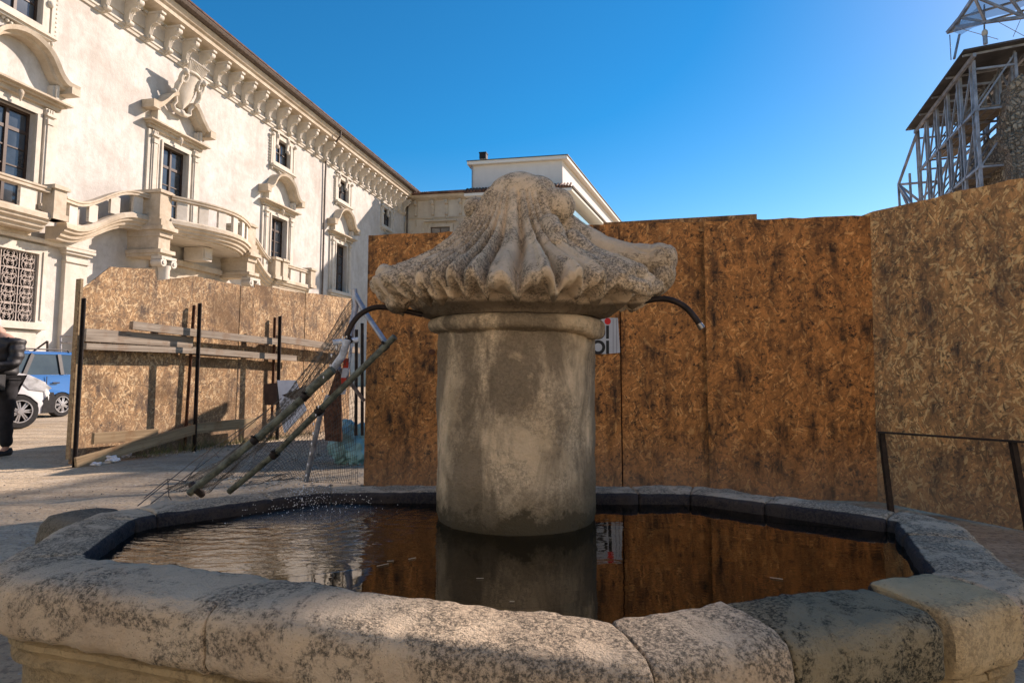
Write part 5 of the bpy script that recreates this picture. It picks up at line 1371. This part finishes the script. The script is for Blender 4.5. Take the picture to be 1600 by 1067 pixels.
# ================================================================ added hut hidden behind the back hoarding, shading the dirt beyond the fallen fence
hut = empty('shade_hut', (1.1, 10.9, 0), R(6), 'added grey flat roofed hut hidden behind the back hoarding to shade the dirt', 'hut')
def hbx(x0, x1, y0, y1, z0, z1): mb = MB(); mb.box(((x0 + x1) / 2, (y0 + y1) / 2, (z0 + z1) / 2), (x1 - x0, y1 - y0, z1 - z0)); return mb
hbx(-2.0, 2.0, -.9, 1.1, .12, 2.75).build('wall', M['wing'], hut); hbx(-2.1, 2.1, -1.0, 1.2, 2.752, 2.9).build('roof', M['tin'], hut); hbx(-1.2, -.4, -.94, -.902, .14, 2.2).build('shade_hut_door', M['darkboard'], hut); hbx(.3, 1.4, -.94, -.902, 1.1, 2.0).build('window', M['glass'], hut)
for x in (-1.8, 1.8):
    hbx(x - .1, x + .1, -.8, 1.0, 0, .118).build('shade_hut_skid', M['wood_warm'], hut)

# ================================================================ added unseen house behind the viewer, bouncing warm sunlight onto fountain and boards
hs_ = empty('fill_house', (-6, -10.5, 0), PI, 'added unseen pale cream house behind the viewer, bouncing sunlight onto the fountain', 'house')
def hb(mb, x0, x1, y0, y1, z0, z1): mb.box(((x0 + x1) / 2, (y0 + y1) / 2, (z0 + z1) / 2), (x1 - x0, y1 - y0, z1 - z0)); return mb
hb(MB(), -22, 14, 0, 9, 0, 11.5).build('wall', M['modern_white'], hs_)
hb(MB(), -22.4, 14.4, -.7, 9.5, 11.51, 11.9).build('roof', M['tile'], hs_)
hb(MB(), -22.02, 14.02, -.06, 0, 0.0, .9).build('plinth', M['trim'], hs_)
for fl in range(3):
    for k in range(11):
        x = -20 + k * 3.3; z = 1.3 + fl * 3.5; w = hb(MB(), x - .55, x + .55, -.05, .02, z, z + 1.8).build('window', M['frame'], hs_)
        hb(MB(), x - .47, x + .47, -.07, -.052, z + .08, z + 1.72).build('pane', M['glass'], w); hb(MB(), x - .7, x + .7, -.14, 0, z - .14, z - .002).build('sill', M['trim_light'], w)

# ================================================================ vehicles
def wheel(root, x, y, r, w, spokes=9, cap=False):
    s = 1 if y > 0 else -1
    o = empty('wheel', (x, y, r)); o.parent = root
    mb = MB(); mb.lathe([(r * .62, -w / 2), (r * .93, -w / 2), (r, -w * .38), (r, w * .38), (r * .93, w / 2), (r * .62, w / 2), (r * .62, -w / 2)], (0, 0, 0), 36, 'Y', False); mb.build('tyre', M['rubber'], o, ang=R(30))
    mb = MB(); yo = s * w * .36
    mb.lathe([(r * .60, yo - .01), (r * .66, yo - .01), (r * .66, yo + s * .03), (r * .60, yo + s * .03), (r * .60, yo - .01)], (0, 0, 0), 36, 'Y', False)
    for k in range(spokes):
        a = 2 * PI * k / spokes; d = Vector((math.cos(a), 0, math.sin(a))); t = Vector((-d.z, 0, d.x))
        for q in (-1, 1): mb.bar(d * r * .12 + t * q * .012 + Vector((0, yo + s * .012, 0)), d * r * .61 + t * q * r * .07 + Vector((0, yo, 0)), r * .075, .02, up=Vector((0, 1, 0)))
    mb.lathe([(0.005, yo), (r * .16, yo), (r * .15, yo + s * .03), (.005, yo + s * .03)], (0, 0, 0), 20, 'Y'); mb.build('rim', M['rimalloy'], o, ang=R(40))
    mb = MB(); mb.lathe([(.01, -.01), (r * .60, -.01), (r * .60, .01), (.01, .01)], (0, 0, 0), 30, 'Y'); mb.build('brake', M['rubber'], o)
def arch_profile(cut):     # cut: list of (cx, r, z) wheel cut-outs along the sill from rear(-) to front(+)
    pass
def car_body(root, W, sill, prof_low, wheels, wr, mat, belt, roof, tumble=.14, name='body'):
    """lower body: side outline with arches, extruded across, slightly tapered; cabin: belt->roof trapezoid"""
    pts = []
    x0, x1 = prof_low[0][0], prof_low[-1][0]
    under = [(x0, sill)]
    for cx in sorted(wheels):
        n = 12; rr_ = wr * 1.16
        a0 = math.asin(max(-1, min(1, (sill - wr) / rr_)))
        for k in range(n + 1):
            a = PI - a0 - (PI - 2 * a0) * k / n; under.append((cx + rr_ * math.cos(a), wr + rr_ * math.sin(a)))
    under.append((x1, sill))
    outline = under + [(x, z) for x, z in prof_low[::-1]]
    mb = MB(); rings = []
    for y, ins in ((-W / 2 + .0, .07), (-W / 2 - .0 + .03, .012), (-W / 2 + .09, 0), (W / 2 - .09, 0), (W / 2 - .03, .012), (W / 2, .07)):
        ring = []
        for x, z in outline:
            cx = (x0 + x1) / 2; k = 1 - ins / ((x1 - x0) / 2); zz = z if z < sill + .3 else z - ins * .6
            yy = y
            if abs(y) == W / 2: yy = math.copysign(W / 2 + (.03 if .45 < z < .75 else .0) - (.03 if z > .8 else 0), y)
            ring.append(Vector((cx + (x - cx) * k, yy, zz)))
        rings.append(ring)
    mb.loft(rings); b = mb.build(name, mat, root, ang=R(35)); return b
def place_car(root, x, y, yaw): root.location = (x, y, 0); root.rotation_euler = (0, 0, yaw)
# local +x = front of the car
car = empty('parked_car', (0, 0, 0), 0, 'small bright blue hatchback with roof rails parked before the palace', 'car')
belt, roof = .98, 1.52
car_body(car, 1.58, .24, [(-1.72, .24), (-1.76, .5), (-1.74, .98), (-1.70, 1.0), (-.2, .99), (.75, .97), (1.0, .94), (1.55, .84), (1.76, .70), (1.80, .45), (1.74, .24)], [-1.08, 1.17], .29, M['bluecar'], belt, roof)
def cabin(root, bx, tx, W, zb, zt, matp, pill, glass=True):
    """bx=(rear,front) at the belt, tx=(rear,front) at the roof; roof shell, pillars and glass"""
    wb, wt = W / 2 - .03, W / 2 - .16
    c = lambda x, s, z: Vector((x, s, z))
    B = {('r', -1): c(bx[0], -wb, zb), ('r', 1): c(bx[0], wb, zb), ('f', -1): c(bx[1], -wb, zb), ('f', 1): c(bx[1], wb, zb)}
    T = {('r', -1): c(tx[0], -wt, zt - .07), ('r', 1): c(tx[0], wt, zt - .07), ('f', -1): c(tx[1], -wt, zt - .07), ('f', 1): c(tx[1], wt, zt - .07)}
    mb = MB(); lo = [T[('r', -1)], T[('f', -1)], T[('f', 1)], T[('r', 1)]]
    rings = [lo, [Vector((p.x, p.y, p.z + .035)) for p in lo], [Vector(((p.x - (tx[0] + tx[1]) / 2) * .95 + (tx[0] + tx[1]) / 2, p.y * .9, zt)) for p in lo]]
    mb.loft(rings); mb.bevel(.02); mb.build('roof', matp, root, ang=R(40))
    for s in (-1, 1):
        pr = lambda x: (B[('r', s)].lerp(B[('f', s)], x), T[('r', s)].lerp(T[('f', s)], x))
        xs = [0] + pill + [1]
        for i, x in enumerate(xs):
            a, b = pr(x); mb = MB(); wd = .09 if 0 < i < len(xs) - 1 else .11; mb.bar(a, b, wd, .04, up=Vector((0, 1, 0))); mb.build('pillar', matp if i in (0, len(xs) - 1) else M['plastic'], root)
        for i in range(len(xs) - 1):
            (a, b), (c2, d) = pr(xs[i] + .02), pr(xs[i + 1] - .02); inn = Vector((0, -s * .012, 0)); mb = MB(); mb.loft([[a + inn, c2 + inn, d + inn, b + inn], [a + inn * 2, c2 + inn * 2, d + inn * 2, b + inn * 2]]); mb.build('side_window', M['carglass'], root)
    for e, nm in (('r', 'rear_window'), ('f', 'windscreen')):
        a, b, c2, d = B[(e, -1)], B[(e, 1)], T[(e, 1)], T[(e, -1)]; k = Vector((-.012 if e == 'f' else .012, 0, 0))
        mb = MB(); mb.loft([[a + k, b + k, c2 + k, d + k], [a + k * 2, b + k * 2, c2 + k * 2, d + k * 2]]); mb.build(nm, M['carglass'], root)
cabin(car, (-1.66, 1.05), (-1.48, .42), 1.58, .985, 1.53, M['bluecar'], [.22, .56])
for s in (-1, 1):
    for x in (-1.08, 1.17): wheel(car, x, s * .72, .29, .17, 7)
    mb = MB(); mb.tube([(-1.35, s * .60, 1.50), (-1.3, s * .60, 1.575), (.2, s * .60, 1.58), (.3, s * .60, 1.52)], .016, 8); mb.build('roof_rail', M['plastic'], car)
    for x in (-.62, .32): mb = MB(); mb.box((x - .26, s * .815, .80), (.16, .03, .03)); mb.build('door_handle', M['plastic'], car)
    for x in (-.66, .12, .95):
        mb = MB(); mb.box((x, s * .797, .64), (.012, .012, .62)); mb.build('door_seam', M['plastic'], car)
    mb = MB(); mb.box((-1.69, s * .66, .86), (.10, .2, .34)); mb.bevel(.02); mb.build('tail_lamp', M['tail'], car)
    mb = MB(); mb.box((1.60, s * .60, .72), (.18, .26, .18)); mb.bevel(.03); mb.build('headlight', M['lamp'], car)
    mb = MB(); mb.box((.0, s * .80, .34), (1.5, .03, .09)); mb.build('side_skirt', M['plastic'], car)
    mb = MB(); mb.ball((-.15, s * .35, 1.12), .13, 2, (.5, 1, 1.2)); mb.build('headrest', M['plastic'], car)
for x, nm in ((-1.75, 'rear_bumper'), (1.77, 'front_bumper')): mb = MB(); mb.box((x, 0, .38), (.10, 1.5, .22)); mb.bevel(.03); mb.build(nm, M['plastic'], car)
# van front at the left edge
van = empty('parked_van', (0, 0, 0), 0, 'white van with silver wheel parked behind the photographer, only its front in view', 'van')
car_body(van, 1.78, .26, [(-2.15, .26), (-2.2, .6), (-2.16, 1.1), (-2.1, 1.12), (.3, 1.12), (.9, 1.10), (1.40, 1.00), (1.68, .86), (1.78, .62), (1.80, .42), (1.76, .26)], [-1.38, 1.25], .32, M['whitecar'], 1.12, 1.8)
cabin(van, (-2.12, .95), (-2.0, .05), 1.78, 1.11, 1.82, M['whitecar'], [.36, .66])
for s in (-1, 1):
    for x in (-1.38, 1.25): wheel(van, x, s * .81, .32, .20, 7)
    mb = MB(); mb.prism([(1.22, .90), (1.38, .72), (1.68, .68), (1.77, .74), (1.60, .88), (1.38, .98)], lambda x, z, t: Vector((x, s * t, z)), .60, .885); mb.bevel(.012); mb.build('headlight', M['lamp'], van)
    mb = MB(); mb.prism([(1.61, .27), (1.83, .27), (1.85, .48), (1.80, .66), (1.72, .62), (1.63, .5)], lambda x, z, t: Vector((x, s * t, z)), .30, .905); mb.bevel(.02); mb.build('bumper_corner', M['plastic'], van)
    mb = MB(); mb.box((-.4, s * .885, .5), (2.2, .04, .12)); mb.build('side_strip', M['plastic'], van)
mb = MB(); mb.box((1.79, 0, .42), (.12, .62, .3)); mb.build('grille', M['plastic'], van)
hd = Vector((.80, -.10)).normalized()
# blue car faces left and away; rear wheel seen at px 95
cdir = Vector((-.25, -.97)).normalized(); cs_ = Vector((-cdir.y, cdir.x))
rw = onz(95, 651, 0).xy    # rear left wheel contact
# which side faces the viewer: the one with cs pointing to the viewer
sidev = 1 if cs_.dot(-Vector((rw.x, rw.y))) > 0 else -1
org = Vector((rw.x, rw.y)) - cdir * -1.08 - cs_ * sidev * .78
place_car(car, org.x, org.y, math.atan2(cdir.y, cdir.x))
vdir = Vector((.45, .89)).normalized(); vs = Vector((-vdir.y, vdir.x)); rw = onz(29, 670, 0).xy
sidev = 1 if vs.dot(-rw) > 0 else -1
org = rw - vdir * 1.25 - vs * sidev * .88
place_car(van, org.x, org.y, math.atan2(vdir.y, vdir.x))
# steel guard rail frames before the palace wall
gr = empty('guard_barrier', tuple(atd(98, 560, 19).xy.to_3d()), 0, 'pale steel mesh barrier standing behind the blue car', 'barrier')
g0 = gr.location.copy(); mb = MB()
for a, b in (((95, 524), (95, 600)), ((122, 524), (122, 600)), ((95, 525), (122, 525)), ((95, 535), (122, 535))):
    p, q = atd(*a, 19) - g0, atd(*b, 19) - g0; mb.tube([p, q], .03, 8)
mb.build('frame', M['galv'], gr)
mb = MB(); p0 = atd(70, 530, 18); mb = MB(); mb.tube([atd(74, 533, 18) - g0, atd(74, 600, 18) - g0], .03, 8); mb.tube([atd(52, 549, 18) - g0, atd(74, 533, 18) - g0], .025, 8); mb.build('brace', M['iron'], gr)
# small recessed doorway shade wall (buff) right of the pilaster
mb = MB(); (ua_, za_), (ub_, zb_) = fac(91, 540), fac(118, 540)
mb.prism([(0, 0), (1.1, 0), (1.1, 3.0), (0.0, 3.3)], lambda o, z, t: F(t, o, z), ub_ + .1, ub_ + .5); mb.build('side_buttress', M['trim'], pal)

# ================================================================ photographer at the left edge
man = empty('person', tuple(onz(-5, 712, 0)), 0, 'person in black puffer jacket and black trousers holding a big camera at the left edge', 'person')
man.rotation_euler = (0, 0, R(-8))
def skin(name, verts, edges, rad, m, parent, sub=2, post=None, root=0):
    me = bpy.data.meshes.new(name); me.from_pydata([Vector(v) for v in verts], edges, []); o = bpy.data.objects.new(name, me); COL.objects.link(o)
    o.modifiers.new('s', 'SKIN').use_smooth_shade = True
    for i, r in enumerate(rad): me.skin_vertices[0].data[i].radius = (r, r) if not isinstance(r, tuple) else r
    me.skin_vertices[0].data[root].use_root = True
    ss = o.modifiers.new('u', 'SUBSURF'); ss.levels = sub; ss.render_levels = sub
    dg = bpy.context.evaluated_depsgraph_get(); dg.update()
    m2 = bpy.data.meshes.new_from_object(o.evaluated_get(dg)); bpy.data.objects.remove(o); m2.materials.clear(); m2.shade_smooth()
    if post:
        bm = bmesh.new(); bm.from_mesh(m2); bm.normal_update()
        for v in bm.verts: v.co += v.normal * post(v.co)
        bm.to_mesh(m2); bm.free()
    m2.name = name; return link(name, m2, M[m], parent)
# local frame: x right in the picture, -y towards the viewer; he faces right and towards us, left arm crossing to the camera
v = [(0, 0, .95), (0, 0, 1.12), (0, -.01, 1.32), (0, 0, 1.45), (-.05, -.02, 1.53), (-.15, -.04, 1.62), (-.16, -.04, 1.69),
     (.19, 0, 1.41), (.25, -.08, 1.14), (.10, -.30, 1.10), (.06, -.36, 1.09),
     (-.19, 0, 1.41), (-.24, -.10, 1.14), (-.02, -.32, 1.08), (.02, -.37, 1.07),
     (.10, 0, .90), (.11, -.02, .50), (.115, .01, .10), (.12, -.06, .05),
     (-.10, 0, .90), (-.11, -.02, .50), (-.115, .01, .10), (-.12, -.06, .05)]
e = [(0, 1), (1, 2), (2, 3), (3, 4), (4, 5), (5, 6), (3, 7), (7, 8), (8, 9), (9, 10), (3, 11), (11, 12), (12, 13), (13, 14), (0, 15), (15, 16), (16, 17), (17, 18), (0, 19), (19, 20), (20, 21), (21, 22)]
rd = [.13, .12, .15, .10, .055, .085, .07, .06, .045, .034, .028, .06, .045, .034, .028, .085, .055, .038, .035, .085, .055, .038, .035]
body = skin('body', v, e, rd, 'skin', man)
def puff(co): return .006 * math.sin(co.z * 62 + 2 * nz(co, 5)) + .014 * nz(co, 11) + .006 * nz(co, 30)
jv = v[:4] + [(0, -.01, 1.50)] + v[7:10] + v[11:14]; je = [(0, 1), (1, 2), (2, 3), (3, 4), (3, 5), (5, 6), (6, 7), (3, 8), (8, 9), (9, 10)]
jr = [.185, .175, .185, .145, .085, .10, .085, .062, .10, .085, .062]
skin('jacket', jv, je, jr, 'jacket', man, 3, puff)
tv = [v[0], v[15], v[16], (.115, .01, .09), v[19], v[20], (-.115, .01, .09)]; te = [(0, 1), (1, 2), (2, 3), (0, 4), (4, 5), (5, 6)]
skin('trousers', tv, te, [.155, .115, .085, .065, .115, .085, .065], 'trousers', man, 3, lambda c: .006 * nz(c, 12) + .004 * math.sin(c.z * 40 + c.x * 9))
for s in (-1, 1):
    mb = MB(); rings = []
    for k in range(9):
        t = k / 8; y = .07 - .28 * t; w = .048 * (math.sin(PI * min(1, .18 + t * .75)) ** .5); h = .10 * (1 - .62 * t) if t < .9 else .03
        rings.append([Vector((s * .12 + w * math.cos(a * PI / 5), y, max(0, h * .5 + h * .5 * math.sin(a * PI / 5)))) for a in range(10)])
    mb.loft(rings); mb.build('shoe', M['rubber'], man, smooth=True)
    # fingers: four bent chains and a thumb around the camera
    hx, hy, hz = (.06, -.36, 1.09) if s > 0 else (.02, -.37, 1.07)
    mb = MB()
    mb.ball((hx, hy - .03, hz), .042, 2, (.8, 1.1, .55))
    for k in range(4):
        zf = hz + .028 - k * .018; L = (.9, 1.0, .95, .75)[k]
        mb.tube([(hx + s * .02, hy - .05, zf), (hx + s * .035, hy - .085 * L, zf), (hx + s * .02, hy - .115 * L, zf - .003), (hx - s * .005, hy - .125 * L, zf - .005)], [.010, .0095, .0085, .007], 8)
    mb.tube([(hx - s * .01, hy - .02, hz + .025), (hx - s * .03, hy - .05, hz + .045), (hx - s * .02, hy - .08, hz + .05)], [.012, .011, .008], 8)
    mb.build('hand', M['skin'], man, smooth=True)
hc = Vector((-.17, -.055, 1.645))
mb = MB(); mb.ball(hc, .102, 3, (.80, 1.0, 1.2)); mb.ball(hc + Vector((0, -.098, -.015)), .018, 2, (.8, 1.2, 1.5)); mb.ball(hc + Vector((0, -.05, -.09)), .04, 2, (1, 1, .7))
for s in (-1, 1): mb.ball(hc + Vector((s * .082, .0, -.01)), .026, 2, (.4, .8, 1.2))
mb.build('head', M['skin'], man, smooth=True)
mb = MB()
for s in (-1, 1): mb.ball(hc + Vector((s * .032, -.088, .015)), .010, 2)
mb.build('eye', M['black'], man, smooth=True)
mb = MB(); mb.bar(hc + Vector((-.022, -.095, -.055)), hc + Vector((.022, -.095, -.055)), .006, .006); mb.build('mouth', M['tail'], man)
mb = MB(); mb.ball(hc + Vector((0, .022, .028)), .106, 3, (.84, 1.0, 1.12))
for q in mb.b.verts:
    q.co += Vector((nz(q.co, 30), nz(q.co, 33), nz(q.co, 29))) * .008
mb.build('hair', M['hair'], man, smooth=True)
ph = empty('photo_camera', tuple(Vector(man.location) + Matrix.Rotation(R(-8), 3, 'Z') @ Vector((.12, -.46, 1.02))), R(-20), 'black camera with a large lens held by the person at the left edge', 'camera')
mb = MB(); mb.box((0, 0, 0), (.14, .08, .11)); mb.bevel(.012, 2); mb.box((0, 0, .07), (.05, .06, .04)); mb.build('camera_body', M['camera'], ph)
mb = MB(); mb.lathe([(.042, 0), (.045, .02), (.045, .09), (.050, .10), (.050, .17), (.058, .18), (.060, .23), (.052, .23), (.050, .215), (.01, .21)], (0, 0, 0), 24, 'X'); o = mb.build('lens', M['camera'], ph, ang=R(30)); o.rotation_euler = (0, R(25), 0); o.location = (.03, 0, 0)
bagc = Vector(man.location) + Vector((.10, -.30, .93))
bag = empty('shoulder_bag', tuple(bagc), 0, 'black shoulder bag at the waist of the person at the left edge', 'bag')
mb = MB(); mb.box((0, 0, 0), (.26, .13, .19)); mb.bevel(.035, 2); mb.build('pouch', M['jacket'], bag, ang=R(40))
mb = MB(); mb.box((0, -.068, .03), (.24, .02, .12)); mb.bevel(.01); mb.build('flap', M['plastic'], bag)
